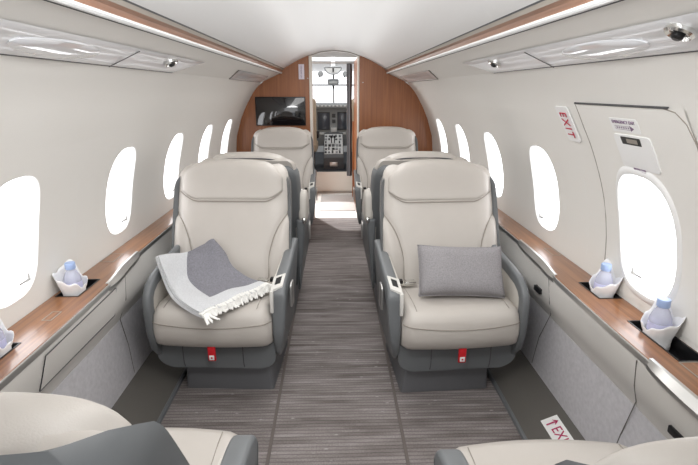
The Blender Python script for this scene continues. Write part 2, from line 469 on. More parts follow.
# overhead service panels
pn = Vector((CREASE[1]-PSUT[1], 0, -(CREASE[0]-PSUT[0]))).normalized()   # downward/inward on +x side: (-,0,-)
def psu_pt(s, y, t, off=0.0):
    """t = 0 at the crease, 1 at the rail"""
    x = CREASE[0]+(PSUT[0]-CREASE[0])*t; z = CREASE[1]+(PSUT[1]-CREASE[1])*t
    n = Vector((-.41, 0, -.91)).normalized()
    return Vector((s*(x+n.x*off), y, z+n.z*off))
TU = .60
def psu_panel(s, corners, label, nozz, seams, group, lens):
    root = thing('overhead_service_panel', label, 'overhead panel', (0, 0, 0), 0, group)
    bm = bmesh.new()
    def slab(cs, o0, o1):
        lo = [bm.verts.new(psu_pt(s, y, t, o0)) for y, t in cs]; hi = [bm.verts.new(psu_pt(s, y, t, o1)) for y, t in cs]
        addf(bm, lo); addf(bm, hi)
        for i in range(len(cs)): addf(bm, (lo[i], lo[(i+1) % len(cs)], hi[(i+1) % len(cs)], hi[i]))
    slab([(y-(.012 if (k in (2, 3)) else 0), t-(.03 if k in (2, 3) else 0)) for k, (y, t) in enumerate(corners)], .0005, .003)
    finish('panel_gasket', bm, M['darkline'], root)
    # glossy cover, inset inside the gasket, dished toward the middle
    bm = bmesh.new()
    cy = sum(c[0] for c in corners)/len(corners)
    def q(u, v):  # bilinear, corners ordered (aft crease, fore crease, fore top, aft top)
        a, b, c, d = corners
        y = (1-v)*((1-u)*a[0]+u*b[0]) + v*((1-u)*d[0]+u*c[0]); t = (1-v)*((1-u)*a[1]+u*b[1]) + v*((1-u)*d[1]+u*c[1])
        return y, t
    L_ = corners[1][0]-corners[0][0]; eu = .008/L_; nu, nv = 40, 8
    G = []
    for j in range(nv+1):
        row = []
        for i in range(nu+1):
            u = eu+(1-2*eu)*i/nu; v = .05+.95*j/nv
            y, t = q(u, v)
            edge = min(1, min(i, nu-i)/2, min(j, nv-j)/1.5)
            off = .0035 + .006*edge
            off -= .006*math.exp(-((v-.55)/.22)**2)*min(1, min(i, nu-i)/4)
            row.append(bm.verts.new(psu_pt(s, y, t, off)))
        G.append(row)
    for j in range(nv):
        for i in range(nu): addf(bm, (G[j][i], G[j][i+1], G[j+1][i+1], G[j+1][i]))
    for f in bm.faces:
        f.normal_update()
        if f.normal.z > 0: f.normal_flip()
    finish('panel_cover', bm, M['gloss'], root, recalc=False)
    for y in seams:
        bm = bmesh.new()
        lo = [psu_pt(s, y+dy, t, .0105) for dy, t in ((-.002, .04), (.002, .04), (.002, TU-.03), (-.002, TU-.03))]
        hi = [psu_pt(s, y+dy, t, .0085) for dy, t in ((-.002, .04), (.002, .04), (.002, TU-.03), (-.002, TU-.03))]
        a = addv(bm, lo); b = addv(bm, hi); addf(bm, a); addf(bm, b)
        for i in range(4): addf(bm, (a[i], a[(i+1) % 4], b[(i+1) % 4], b[i]))
        finish('panel_seam', bm, M['darkline'], root)
    def disc(name, y, t, ry, rt, prof, m, par):
        bm = bmesh.new(); secs = []
        for r, h in prof:
            secs.append([psu_pt(s, y+ry*r*math.cos(2*PI*i/28), t+rt*r*math.sin(2*PI*i/28), h) for i in range(28)])
        add_loft(bm, secs)
        return finish(name, bm, m, par)
    for y, t, ry in lens:
        disc('reading_lamp_lens', y, t, ry, .20, ((1, .004), (1, .0075), (.93, .0105), (.6, .0125), (.2, .013)), M['glosslens'], root)
    for y, t in nozz:
        nz = disc('air_nozzle', y, t, .030, .13, ((1, .006), (1, .014), (.85, .018), (.7, .012), (.5, .012)), M['chrome'], root)
        disc('nozzle_center', y, t, .012, .055, ((1, .010), (1, .022), (.6, .026), (.2, .026)), M['black'], nz)
for s, side in ((-1, 'left'), (1, 'right')):
    psu_panel(s, [(-.75, .0), (2.37, .0), (2.52, TU), (-.75, TU)],
              'long glossy white overhead panel above the %s side windows' % side,
              [(2.10, .42), (.98, .42)], [1.70, .30], None, [(1.32, .30, .20), (.72, .30, .20)])
    psu_panel(s, [(3.64, .0), (5.11, .0), (4.90, TU), (3.42, TU)],
              'short glossy overhead panel on the %s beside the wooden bulkhead' % side,
              [], [], None, [])

# ------------------------------------------------------------------ floor, lower sides
bm = bmesh.new(); add_box(bm, -1.08, 1.08, YA, YB+.03, -.04, 0)
struct('floor', bm, M['carpet'])
k = 3
for s, x0, x1 in ((-1, -.278, -.264), (1, .279, .265)):
    bm = bmesh.new(); add_box(bm, min(x0, x1), max(x0, x1), YA, 4.95, 0, .004, .0015)
    struct('trim_%d' % k, bm, M['seam']); k += 1
for s, nm in ((-1, 'baseboard_left'), (1, 'baseboard_right')):
    root = empty(nm); root['kind'] = 'structure'
    bm = bmesh.new()
    poly = [(s*.775, 0), (s*.775, .014), (s*.80, .018), (s*.952, .085), (s*1.06, .10), (s*1.06, 0)]
    add_prism(bm, poly, 'y', YA, YB)
    finish('kick_panel', bm, M['kick'], root)
    bm = bmesh.new(); add_prism(bm, [(s*.762, 0), (s*.765, .012), (s*.774, .016), (s*.783, .012), (s*.783, 0)], 'y', YA, YB)
    finish('kick_strip', bm, M['shell'], root)

# side ledges -------------------------------------------------------
def ledge_inner(y):   # inner wood edge
    return interp([(-1, .885), (1.30, .893), (1.80, .905), (2.05, .935), (2.3, .942), (5.3, .948)], y)
ZT = .642
def side_ledge(s, holes, label, latches, seams, inlays, lips, doors):
    root = thing('side_ledge', label, 'ledge', (s*.98, YA, 0))
    O = Vector((s*.98, YA, 0))
    def fin(name, bm, m, par=root, **kw):
        for v in bm.verts: v.co -= O
        return finish(name, bm, m, par, **kw)
    # wood top with openings
    bm = bmesh.new()
    ys = sorted(set([YA, YB] + [h[0] for h in holes] + [h[1] for h in holes] + [YA+.1*i for i in range(1, 61)]))
    def slab(ya, yb, xa, xb):   # xa, xb functions or numbers (abs x)
        f = lambda q, y: q(y) if callable(q) else q
        pts = []
        for y in (ya, yb):
            pts.append([(s*f(xa, y), y, ZT-.018), (s*f(xa, y), y, ZT-.004), (s*(f(xa, y)+.004), y, ZT), (s*f(xb, y), y, ZT), (s*f(xb, y), y, ZT-.018)])
        add_loft(bm, pts)
    for a, b in zip(ys, ys[1:]):
        if b-a < 1e-4: continue
        h = next((h for h in holes if a >= h[0]-1e-6 and b <= h[1]+1e-6), None)
        if h:
            slab(a, b, ledge_inner, h[2]); slab(a, b, h[3], 1.061)
        else:
            slab(a, b, ledge_inner, 1.061)
    fin('wood_top', bm, M['ledgewood'], angle=30)
    # cup recesses
    for h in holes:
        bm = bmesh.new(); y0, y1, x0, x1 = h; z0 = ZT-.040
        add_box(bm, min(s*x0, s*x1)-.002, max(s*x0, s*x1)+.002, y0-.002, y1+.002, z0-.004, z0)
        for xx in (x0, x1): add_box(bm, s*xx-.0025, s*xx+.0025, y0, y1, z0, ZT+.0015)
        for yy in (y0, y1): add_box(bm, min(s*x0, s*x1), max(s*x0, s*x1), yy-.0025, yy+.0025, z0, ZT+.0015)
        fin('cup_recess', bm, M['black'])
    # metal edge along the inner side
    bm = bmesh.new(); secs = []
    for i in range(62):
        y = YA+.1*i if i < 61 else YB
        if y > YB: y = YB
        x = ledge_inner(y)
        secs.append([(s*(x-.004), y, ZT-.010), (s*(x-.003), y, ZT-.004), (s*(x+.0005), y, ZT-.002), (s*(x+.0005), y, ZT-.024), (s*(x-.004), y, ZT-.022)])
    add_loft(bm, secs); fin('metal_edge', bm, M['satin'])
    # cream panel under the ledge
    def side_x(y, z):
        xi = ledge_inner(y)
        return interp([(.085, .957), (.38, .972), (.50, .925), (.61, xi-.001)], z)
    def skin(z0, z1, nz, m, name, th=.03):
        bm = bmesh.new(); yl = [YA+.12*i for i in range(52) if YA+.12*i < YB]+[YB]
        zs = [z0+(z1-z0)*j/nz for j in range(nz+1)]
        secs = [[(s*side_x(y, z), y, z) for z in zs] + [(s*(side_x(y, z)+th), y, z) for z in zs[::-1]] for y in yl]
        add_loft(bm, secs); return fin(name, bm, m)
    skin(.395, .622, 8, M['lower'], 'cream_side_panel')
    skin(.086, .393, 8, M['fabric'], 'felt_side_panel')
    def sp(y, z, off=.0015): return Vector((s*(side_x(y, z)-off), y, z))
    for pts in seams:       # panel joints
        bm = bmesh.new(); add_tube(bm, [sp(y, z, .0005) for y, z in pts], .0018, 6); fin('panel_joint', bm, M['joint'])
    for y, z in latches:
        bm = bmesh.new(); c = sp(y, z, 0)
        add_prism(bm, rounded([(y-.032, z-.012), (y+.032, z-.012), (y+.032, z+.012), (y-.032, z+.012)], .005, 3), 'x', c.x-.012, c.x+.012, .002)
        lt = fin('panel_latch', bm, M['black'])
    for y0, y1, x0, x1 in inlays:   # lidded inlays in the wood
        bm = bmesh.new(); t = .0018
        xa, xb = min(s*x0, s*x1), max(s*x0, s*x1)
        for bx in ((xa, xb, y0-t, y0+t), (xa, xb, y1-t, y1+t), (xa-t, xa+t, y0, y1), (xb-t, xb+t, y0, y1)):
            add_box(bm, *bx, ZT-.001, ZT+.0012)
        fin('inlay_lid', bm, M['leather_dk'])
    for y0, y1 in lips:     # silver pull lip
        bm = bmesh.new(); secs = []
        for i in range(13):
            y = y0+(y1-y0)*i/12; k = math.sin(PI*i/12)**.6
            x = ledge_inner(y)
            secs.append([(s*(x-.002-.014*k), y, ZT-.030), (s*(x-.004-.016*k), y, ZT-.014), (s*(x+.002), y, ZT+.003), (s*(x+.012), y, ZT+.0035), (s*(x+.012), y, ZT-.03)])
        add_loft(bm, secs); fin('pull_lip', bm, M['satin'])
    for y0, y1, z0, z1 in doors:
        bm = bmesh.new()
        n = 16
        lo = []
        for j in range(5):
            z = z0+(z1-z0)*j/4
            lo.append([sp(y0+(y1-y0)*i/n, z, .004) for i in range(n+1)])
        rows = [addv(bm, r) for r in lo]
        for a, b in zip(rows, rows[1:]):
            for i in range(n): addf(bm, (a[i], a[i+1], b[i+1], b[i]))
        d = fin('stowage_door', bm, M['lower'])
        bm = bmesh.new()
        ring = [sp(y0, z0, .004), sp(y1, z0, .004), sp(y1, z1, .004), sp(y0, z1, .004), sp(y0, z0, .004)]
        add_tube(bm, ring, .0019, 6); fin('door_gap', bm, M['darkline'], d).location
    return root
LH = [(1.680, 1.85, .963, 1.047), (1.13, 1.335, .963, 1.047)]
RH = [(1.605, 1.76, .973, 1.055), (1.175, 1.425, .973, 1.055)]
side_ledge(-1, LH, 'wooden side ledge with bottle recess under the left windows', [], [[(2.0, .60), (1.97, .50), (1.98, .40), (2.02, .25), (2.02, .10)]],
           [(2.06, 2.17, 1.0, 1.058), (1.485, 1.55, .955, .985)], [(1.80, 2.20)], [(1.33, 1.86, .475, .60)])
side_ledge(1, RH, 'wooden side ledge with bottle recesses under the right windows', [(2.0, .51), (1.075, .475)],
           [[(1.90, .61), (1.885, .50), (1.93, .42), (2.03, .25), (2.05, .10)], [(1.235, .61), (1.27, .50), (1.30, .42), (1.35, .25), (1.37, .10)]],
           [(2.09, 2.19, 1.014, 1.052), (.98, 1.17, .968, 1.04)], [(1.84, 2.33), (.80, 1.19)], [])

# ------------------------------------------------------------------ emergency exit panel on the right
root = empty('door_1'); root['kind'] = 'structure'
bm = bmesh.new(); bay(bm, 1, 1.19, 1.755, .66, 1.20, 1.50, off=.004, k=1.012)
wall_grid(bm, 1, 1.19, 1.755, 1.20, 1.338, 8, 4, off=.004)
bmesh.ops.remove_doubles(bm, verts=bm.verts, dist=.0004)
for f in bm.faces:
    f.normal_update()
    if f.normal.x > 0: f.normal_flip()
finish('exit_panel', bm, M['liner'], root, recalc=False)
bm = bmesh.new()
path = [(1.755, .655), (1.755, .9), (1.755, 1.1), (1.755, 1.25), (1.745, 1.338), (1.6, 1.338), (1.4, 1.338), (1.27, 1.338), (1.225, 1.328), (1.20, 1.30), (1.19, 1.25), (1.19, 1.1), (1.19, .9), (1.19, .655)]
dense = []
for a, b in zip(path, path[1:]):
    for i in range(4): dense.append((a[0]+(b[0]-a[0])*i/4, a[1]+(b[1]-a[1])*i/4))
dense.append(path[-1])
add_tube(bm, [wall_pt(1, y, z, .003) for y, z in dense], .0026, 6)
finish('panel_gap', bm, M['leather_dk'], root)
bm = bmesh.new(); add_tube(bm, [wall_pt(1, 1.745-.0498*i, 1.339, .004) for i in range(11)], .0036, 6)
finish('top_gap', bm, M['darkline'], root)
# raised bezel round its window
bm = bmesh.new()
secs = [[wall_pt(1, y, z, o) for y, z in win_outline(1.5, k)] for k, o in ((1.0, .0), (1.0, .010), (1.03, .012), (1.10, .008), (1.125, .003))]
add_loft(bm, secs, cap=False)
finish('window_bezel', bm, M['liner_w'], root)
def wall_plate(name, y0, y1, z0, z1, m, par, o0=.004, o1=.007, r=.008, nz=4):
    bm = bmesh.new()
    out = rounded([(y0, z0), (y1, z0), (y1, z1), (y0, z1)], r, 4)
    lo = [bm.verts.new(wall_pt(1, y, z, o0)) for y, z in out]; hi = [bm.verts.new(wall_pt(1, y, z, o1)) for y, z in out]
    addf(bm, hi); addf(bm, lo)
    for i in range(len(out)): addf(bm, (lo[i], lo[(i+1) % len(out)], hi[(i+1) % len(out)], hi[i]))
    return finish(name, bm, m, par)
hp = wall_plate('handle_cover', 1.375, 1.565, 1.145, 1.250, M['liner_w'], root, .003, .007, .012)
lw = wall_plate('lever_window', 1.425, 1.525, 1.2215, 1.2445, M['black'], hp, .006, .0085, .003)
lb = wall_plate('lever', 1.44, 1.495, 1.227, 1.240, M['leather_dk'], lw, .008, .0095, .002)
wf = lambda y, z, off: frame(wall_pt(1, y, z, off), (0, -1, 0), wall_pt(1, y, z+.02)-wall_pt(1, y, z-.02))
wall_plate('instruction_placard', 1.41, 1.555, 1.258, 1.300, M['liner_w'], root, .004, .0055, .003)
text_obj('exit_lettering', 'EMERGENCY EXIT', .0150, M['greytxt'], root, wf(1.482, 1.289, .0062))
# small pull arrow drawing beneath the words
bm = bmesh.new()
for a, b, c, d in ((1.535, 1.455, 1.2665, 1.2675), (1.535, 1.455, 1.2765, 1.2775), (1.535, 1.5335, 1.2665, 1.2775)):
    y0, y1 = min(a, b), max(a, b)
    vs = [bm.verts.new(wall_pt(1, y, z, .0062)) for y, z in ((y0, c), (y1, c), (y1, d), (y0, d))]; addf(bm, vs)
vs = [bm.verts.new(wall_pt(1, y, z, .0062)) for y, z in ((1.455, 1.263), (1.455, 1.281), (1.435, 1.272))]; addf(bm, vs)
for i in range(6):
    y0 = 1.527-.012*i
    vs = [bm.verts.new(wall_pt(1, y, z, .0062)) for y, z in ((y0, 1.270), (y0-.007, 1.270), (y0-.007, 1.2745), (y0, 1.2745))]; addf(bm, vs)
finish('pull_arrow', bm, M['greytxt'], root)
text_obj('cover_lettering', 'REMOVE COVER\nPULL HANDLE', .0085, M['greytxt'], root, wf(1.475, 1.140, .0085))

# EXIT placard on the side wall, letters running down
sg = thing('exit_sign', 'white placard with red EXIT letters running down right wall', 'sign', wall_pt(1, 1.87, 1.26))
O = Vector(sg.location)
bm = bmesh.new()
out = rounded([(1.828, 1.19), (1.92, 1.19), (1.955, 1.325), (1.828, 1.325)], .012, 4)
out = rounded([(1.822, 1.192), (1.915, 1.192), (1.925, 1.324), (1.822, 1.324)], .012, 4)
lo = [bm.verts.new(wall_pt(1, y, z, .002)-O) for y, z in out]; hi = [bm.verts.new(wall_pt(1, y, z, .007)-O) for y, z in out]
addf(bm, hi); addf(bm, lo)
for i in range(len(out)): addf(bm, (lo[i], lo[(i+1) % len(out)], hi[(i+1) % len(out)], hi[i]))
finish('sign_plate', bm, M['liner_w'], sg)
dn = wall_pt(1, 1.875, 1.20)-wall_pt(1, 1.875, 1.31)
pc = wall_pt(1, 1.873, 1.258, .0105)-O
text_obj('exit_lettering', 'EXIT', .074, M['redtxt'], sg, frame(pc, dn, (0, -1, 0)) @ Matrix.Diagonal((.62, 1, 1, 1)), space=1.25)

# EXIT placard low on the right kick panel
sg = thing('exit_placard', 'low white placard with arrow and EXIT on dark kick panel', 'sign', (.887, 1.64, .058))
def kz(x): return .018+(x-.80)*(.067/.152)
sl = Vector((1, 0, .067/.152)).normalized()
f0 = frame((0, 0, 0), (0, -1, 0), (sl.x, 0, sl.z))
nrm = f0.to_3x3() @ Vector((0, 0, 1))
base = Vector((.890, 1.585, kz(.890))) - Vector(sg.location) + nrm*.002
bm = bmesh.new(); add_box(bm, -.105, .105, -.036, .036, -.001, .001, f=lambda co: (f0.to_3x3() @ co)+base)
finish('placard_plate', bm, M['sign'], sg)
text_obj('exit_lettering', 'EXIT', .058, M['magtxt'], sg, Matrix.Translation(base+nrm*.0018) @ f0 @ Matrix.Translation((.015, 0, 0)))
bm = bmesh.new()
for poly in ([(-.075, -.024), (-.067, -.024), (-.067, .012), (-.075, .012)], [(-.088, .006), (-.071, .028), (-.054, .006), (-.071, .014)]):
    addf(bm, [bm.verts.new(f0.to_3x3() @ Vector((x, y, .0024)) + base) for x, y in poly])
finish('arrow_mark', bm, M['magtxt'], sg)
# keep the signs out of structure

# ------------------------------------------------------------------ front bulkhead
def arc_x(z):
    if z < 1.46: return W(z)
    return interp([(1.46, .757), (1.512, .655), (1.555, .545), (1.597, .518), (1.668, .39), (1.728, .25), (1.763, .13), (1.777, .02)], z)
DL, DR, DTOP = -.243, .252, 1.73
DOORP = [(DL, 0), (DL, 1.722)]
root = empty('wall_front'); root['kind'] = 'structure'
def half(s, xd, name):
    bm = bmesh.new()
    zs = [0]+[.1*i for i in range(1, 17)]+[1.62, 1.66, 1.69, 1.715]
    zs = [z for z in zs if arc_x(z) > abs(xd)+.004]
    pts = [(xd, zs[0])]+[(s*(arc_x(z)+.012), z) for z in zs]+[(xd, 1.727)]
    add_prism(bm, pts, 'y', YB, YB+.05)
    finish(name, bm, M['wood'], root)
half(-1, DL-.018, 'left_wood_panel'); half(1, DR+.004, 'right_wood_panel')
bm = bmesh.new()
add_box(bm, DL-.018, DL+.012, YB-.006, YB+.09, 0, 1.728, .004)
finish('left_door_jamb', bm, M['offwhite'], root)
bm = bmesh.new()
add_box(bm, DR-.012, DR+.006, YB-.004, YB+.06, 0, 1.726, .004)
finish('right_door_jamb', bm, M['offwhite'], root)
bm = bmesh.new()
arcp = []
for i in range(17):
    x = (DL-.018)+(DR+.01-(DL-.018))*i/16
    arcp.append((x, interp([(0, 1.777), (.13, 1.763), (.25, 1.728), (.39, 1.668)], abs(x))))
add_loft(bm, [[(x, y, z-.012) for x, z in arcp]+[(x, y, z+.02) for x, z in arcp[::-1]] for y in (YB-.004, YB+.06)])
finish('door_arch', bm, M['ceil'], root)
bm = bmesh.new()
add_tube(bm, [(x, YB-.006, z-.006) for x, z in arcp], .004, 6)
finish('arch_edge', bm, M['leather_dk'], root)

# television and reflections
tv = thing('wall_monitor', 'black flat screen set into the left wooden bulkhead', 'screen', (-.567, YB, 1.17))
bm = bmesh.new(); add_box(bm, -.262, .262, -.014, .0, -.147, .147, .004); finish('monitor_bezel', bm, M['black'], tv)
bm = bmesh.new(); add_box(bm, -.252, .252, -.0165, -.012, -.137, .137, .001); finish('screen_glass', bm, M['screen'], tv)
pl = thing('bulkhead_placard', 'small white placard high on left bulkhead beside the doorway', 'sign', (-.339, YB, 1.565))
bm = bmesh.new(); add_box(bm, -.029, .029, -.006, 0, -.074, .074, .002); finish('placard_plate', bm, mat('lilac_placard', (232, 224, 236), .4), pl)
text_obj('placard_lettering', 'NO SMOKING', .0185, M['greytxt'], pl, frame((0, -.0075, 0), (0, 0, 1), (-1, 0, 0)))
for px in (-.275, .295):
    bm = bmesh.new(); add_lathe(bm, [(.006, 0), (.006, .004), (.002, .006)], 10)
    for v in bm.verts: v.co = Vector((v.co.x, -v.co.z, v.co.y))
    o = finish('coat_stud', bm, M['satin']); o.location = (px, YB, 1.50 if px < 0 else 1.46)
    tag(o, 'tiny round metal stud on the %s wood panel by the doorway' % ('left' if px < 0 else 'right'), 'stud')

# ------------------------------------------------------------------ vestibule and cockpit
YS = 6.63
bm = bmesh.new(); add_box(bm, -.9, .9, YB+.03, YS, -.04, 0); struct('floor.001', bm, M['vest'])
bm = bmesh.new(); add_box(bm, -.9, -.88, YB+.05, 5.62, 0, 2.0); add_box(bm, -.9, -.88, 6.35, YS+1.6, 0, 2.0); add_box(bm, -.9, -.88, 5.62, 6.35, 1.6, 2.0)
struct('wall_left.001', bm, M['white'])
bm = bmesh.new(); add_box(bm, -.9, -.285, 6.40, 6.46, 0, 1.95)
struct('wall_front.001', bm, M['white'])
bm = bmesh.new(); add_box(bm, .247, .275, YB+.09, 6.42, 0, 1.72)
struct('wall_right.001', bm, M['wood'])
bm = bmesh.new(); add_box(bm, .228, .246, 6.30, 6.42, .0, 1.0, .003)
o = finish('galley_cabinet', bm, M['wood']); tag(o, 'narrow orange wood cabinet edge inside the doorway on the right', 'cabinet')
bm = bmesh.new(); add_box(bm, -.9, .9, YB+.05, 9.4, 1.93, 1.97); struct('ceiling.001', bm, M['white'])
bm = bmesh.new(); add_box(bm, .98, 1.0, YB+.05, 9.4, 0, 1.95); struct('wall_right.002', bm, M['white'])
# step up to the flight deck
bm = bmesh.new(); add_box(bm, -.285, .95, YS, YS+.03, 0, .295)
struct('trim_5', bm, M['offwhite'])
bm = bmesh.new(); add_box(bm, -.30, .245, YS-.03, YS+.0, .0, .030, .004); struct('trim_6', bm, M['leather_dk'])
bm = bmesh.new(); add_box(bm, -.9, .95, YS+.03, 9.3, .26, .295); struct('floor.002', bm, M['cofloor'])
o = None
bm = bmesh.new(); add_box(bm, -.19, .24, 5.55, 6.48, .0, .012, .004)
tag(finish('floor_mat', bm, M['mat']), 'pale grey mat on the white entry floor past the doorway', 'mat')

# curtain tied back at the right of the doorway
bm = bmesh.new(); secs = []
for j in range(15):
    z = 1.70-(1.70-.29)*j/14
    w = .030*(1+.10*math.sin(j*1.1)); secs.append([(.186+w*math.cos(a)*(1+.22*math.cos(5*a)), 6.36+.03*math.sin(a)*(1+.22*math.cos(5*a)), z) for a in [2*PI*i/30 for i in range(30)]])
add_loft(bm, secs)
cu = thing('curtain', 'grey gathered curtain hanging at the right of the cockpit entry', 'curtain', (0, 0, 0))
finish('curtain_cloth', bm, M['curtain'], cu)
bm = bmesh.new(); add_tube(bm, [(-.28, 6.37, 1.712), (.245, 6.37, 1.712)], .008, 8); finish('curtain_rod', bm, M['satin'], cu)

# instrument panel
YI = 7.6
ip = thing('instrument_panel', 'grey cockpit instrument panel with dark displays and button row', 'instrument panel', (-.015, YI, .29))
O = Vector(ip.location)
def cb(name, x0, x1, y0, y1, z0, z1, m, par=ip, bev=.003):
    bm = bmesh.new(); add_box(bm, x0-O.x, x1-O.x, y0-O.y, y1-O.y, z0-O.z, z1-O.z, bev); return finish(name, bm, m, par)
cb('panel_face', -.60, .57, YI, YI+.06, .55, 1.13, M['cockgrey'])
bm = bmesh.new(); add_prism(bm, rounded([(YI-.10, 1.115), (YI-.10, 1.185), (YI+.05, 1.20), (YI+.35, 1.18), (YI+.35, 1.115)], .03, 4), 'x', -.62, .59)
for v in bm.verts: v.co -= O
gs = finish('glareshield', bm, M['cockgrey'], ip)
for i in range(9):
    x = -.265+.058*i; cb('mode_button', x, x+.030, YI-.106, YI-.098, 1.145, 1.168, M['cockpale'], gs, .002)
for x0, x1 in ((-.253, -.085), (.050, .20), (-.50, -.30), (.255, .45)):
    d = cb('display_frame', x0-.012, x1+.012, YI-.012, YI, .79, 1.062, M['cockdark'])
    cb('display_screen', x0, x1, YI-.015, YI-.011, .805, 1.048, M['display'], d, .001)
for z in (1.01, .925):
    d = cb('standby_gauge', -.042, .012, YI-.014, YI, z-.028, z+.028, M['cockdark'])
for i in range(4):
    x = -.24+.155*i; cb('switch_row', x, x+.10, YI-.012, YI, .72, .755, M['cockpale'])
cb('gear_panel', -.06, .03, YI-.03, YI, .76, .83, M['cockpale'])

# centre pedestal
pd = thing('cockpit_pedestal', 'cockpit centre pedestal with throttle levers and switch panels', 'control console', (-.02, 7.1, .295))
O = Vector(pd.location)
bm = bmesh.new()
add_prism(bm, [(6.86, .30), (6.86, .46), (6.90, .50), (7.5, .74), (7.555, .755), (7.555, .30)], 'x', -.165, .125, .004)
for v in bm.verts: v.co -= O
finish('pedestal_body', bm, M['cockdark'], pd)
slope = (.74-.50)/(7.5-6.90)
def on_slope(name, x0, x1, y0, y1, h, m, par=pd):
    bm = bmesh.new(); n = []
    for (x, y) in ((x0, y0), (x1, y0), (x1, y1), (x0, y1)): n.append((x-O.x, y-O.y, .50+(y-6.90)*slope+.001-O.z))
    a = addv(bm, n); b = addv(bm, [(p[0], p[1]-.3*h, p[2]+h) for p in n]); addf(bm, a); addf(bm, b)
    for i in range(4): addf(bm, (a[i], a[(i+1) % 4], b[(i+1) % 4], b[i]))
    return finish(name, bm, m, par)
tp = on_slope('switch_panel', -.155, .115, 6.91, 7.48, .008, M['cockpale'])
random.seed(3)
for i in range(6):
    for j in range(5):
        if (i, j) in ((3, 2), (3, 1), (3, 3), (4, 2)): continue
        x = -.148+.052*j+random.uniform(-.004, .004); y = 6.925+.092*i
        o = on_slope('control_key', x, x+random.uniform(.018, .04), y, y+random.uniform(.03, .06), .018, M[random.choice(['cockdark', 'cockgrey', 'cockdark', 'black'])], tp)
for x in (-.05, -.005):
    bm = bmesh.new(); add_tube(bm, [(x-O.x, 7.22-O.y, .62-O.z), (x-O.x, 7.18-O.y, .72-O.z)], .007, 8); add_box(bm, x-.018-O.x, x+.018-O.x, 7.15-O.y, 7.20-O.y, .71-O.z, .745-O.z, .008)
    finish('throttle_lever', bm, M['black'], pd)
bm = bmesh.new(); add_box(bm, -.075-O.x, .035-O.x, 6.852-O.y, 6.862-O.y, .335-O.z, .40-O.z, .003); finish('aft_vent', bm, M['satin'], pd)

# windshield, overhead items
bm = bmesh.new()
add_box(bm, -.86, .86, 8.9, 8.93, .295, 2.0); struct('wall_front.002', bm, M['white'])
root = empty('window_11'); root['kind'] = 'structure'
for x0, x1 in ((-.80, -.03), (.0, .78)):
    bm = bmesh.new(); add_box(bm, x0, x1, 8.3, 8.31, 1.16, 1.68, .004); finish('windshield_pane', bm, M['wind'], root)
bm = bmesh.new(); add_box(bm, -.03, .0, 8.27, 8.33, 1.1, 1.72, .004); finish('windshield_post', bm, M['white'], root)
bm = bmesh.new(); add_prism(bm, [(8.33, 1.68), (7.5, 1.80), (7.5, 1.95), (8.33, 1.95)], 'x', -.85, .85); struct('ceiling.002', bm, M['white'])
oc = thing('overhead_console', 'small white half-round overhead console above cockpit windshield', 'console', (-.018, 7.45, 1.66))
bm = bmesh.new()
po = [(-.125, .045)]+[(.125*math.cos(a), .045-.085*math.sin(-a)*-1) for a in []]
half_o = [(-.125, .05), (.125, .05)]+[(.125*math.cos(a), .05-.10*math.sin(a)) for a in [PI*i/16 for i in range(1, 16)]]
add_prism(bm, half_o, 'y', -.03, .05, .004); finish('console_body', bm, M['cockpale'], oc)
bm = bmesh.new(); add_box(bm, -.03, .03, -.01, .03, .05, .20, .004); finish('mount_bracket', bm, M['white'], oc)
bm = bmesh.new(); add_tube(bm, [(x, -.032, z) for x, z in half_o+[half_o[0]]], .011, 6); finish('console_rim', bm, M['cockgrey'], oc)
bm = bmesh.new(); add_box(bm, -.010, .010, -.042, -.03, -.025, .035, .003); finish('center_handle', bm, M['black'], oc)
cp = thing('standby_compass', 'grey standby compass hanging on the windshield post', 'compass', (-.018, 7.75, 1.50))
bm = bmesh.new(); add_box(bm, -.085, .085, -.04, .04, -.03, .05, .02, 3); finish('compass_body', bm, M['cockgrey'], cp)
bm = bmesh.new(); add_box(bm, -.065, .065, -.046, -.038, -.020, .015, .004); finish('compass_window', bm, M['cockpale'], cp)
bm = bmesh.new(); add_tube(bm, [(0, 0, -.03), (.002, 0, -.10)], [.022, .006], 8); add_tube(bm, [(0, .02, .04), (0, .06, .28)], .01, 8); finish('mount_stalk', bm, M['black'], cp)
for i, x in enumerate((-.205, .165)):
    sv = thing('gasper_outlet', 'round grey air outlet at the %s of the cockpit overhead console' % ('left' if i == 0 else 'right'), 'air outlet', (x, 7.5, 1.615), 0, None)
    bm = bmesh.new(); add_lathe(bm, [(.012, 0), (.04, .005), (.04, .03), (.03, .05), (.012, .05)], 18)
    for v in bm.verts: v.co = Vector((v.co.x, -v.co.z, v.co.y))
    finish('outlet_ring', bm, M['cockgrey'], sv)
    bm = bmesh.new(); add_tube(bm, [(0, -.03, -.03), (-.03, -.03, -.045)], .008, 6); add_tube(bm, [(0, -.01, 0), (0, .05, .03)], .010, 6); finish('outlet_stem', bm, M['black'], sv)
gr = thing('grab_bar', 'thin grey bar across the top of the cockpit windshield', 'bar', (-.02, 7.64, 1.46))
bm = bmesh.new(); add_tube(bm, [(-.32, 0, 0), (.32, 0, 0)], .010, 8); finish('bar_tube', bm, M['cockgrey'], gr)
for x in (-.31, .31):
    bm = bmesh.new(); add_tube(bm, [(x, 0, .0), (x, .05, .0)], .012, 6); finish('mount_bracket', bm, M['white'], gr)
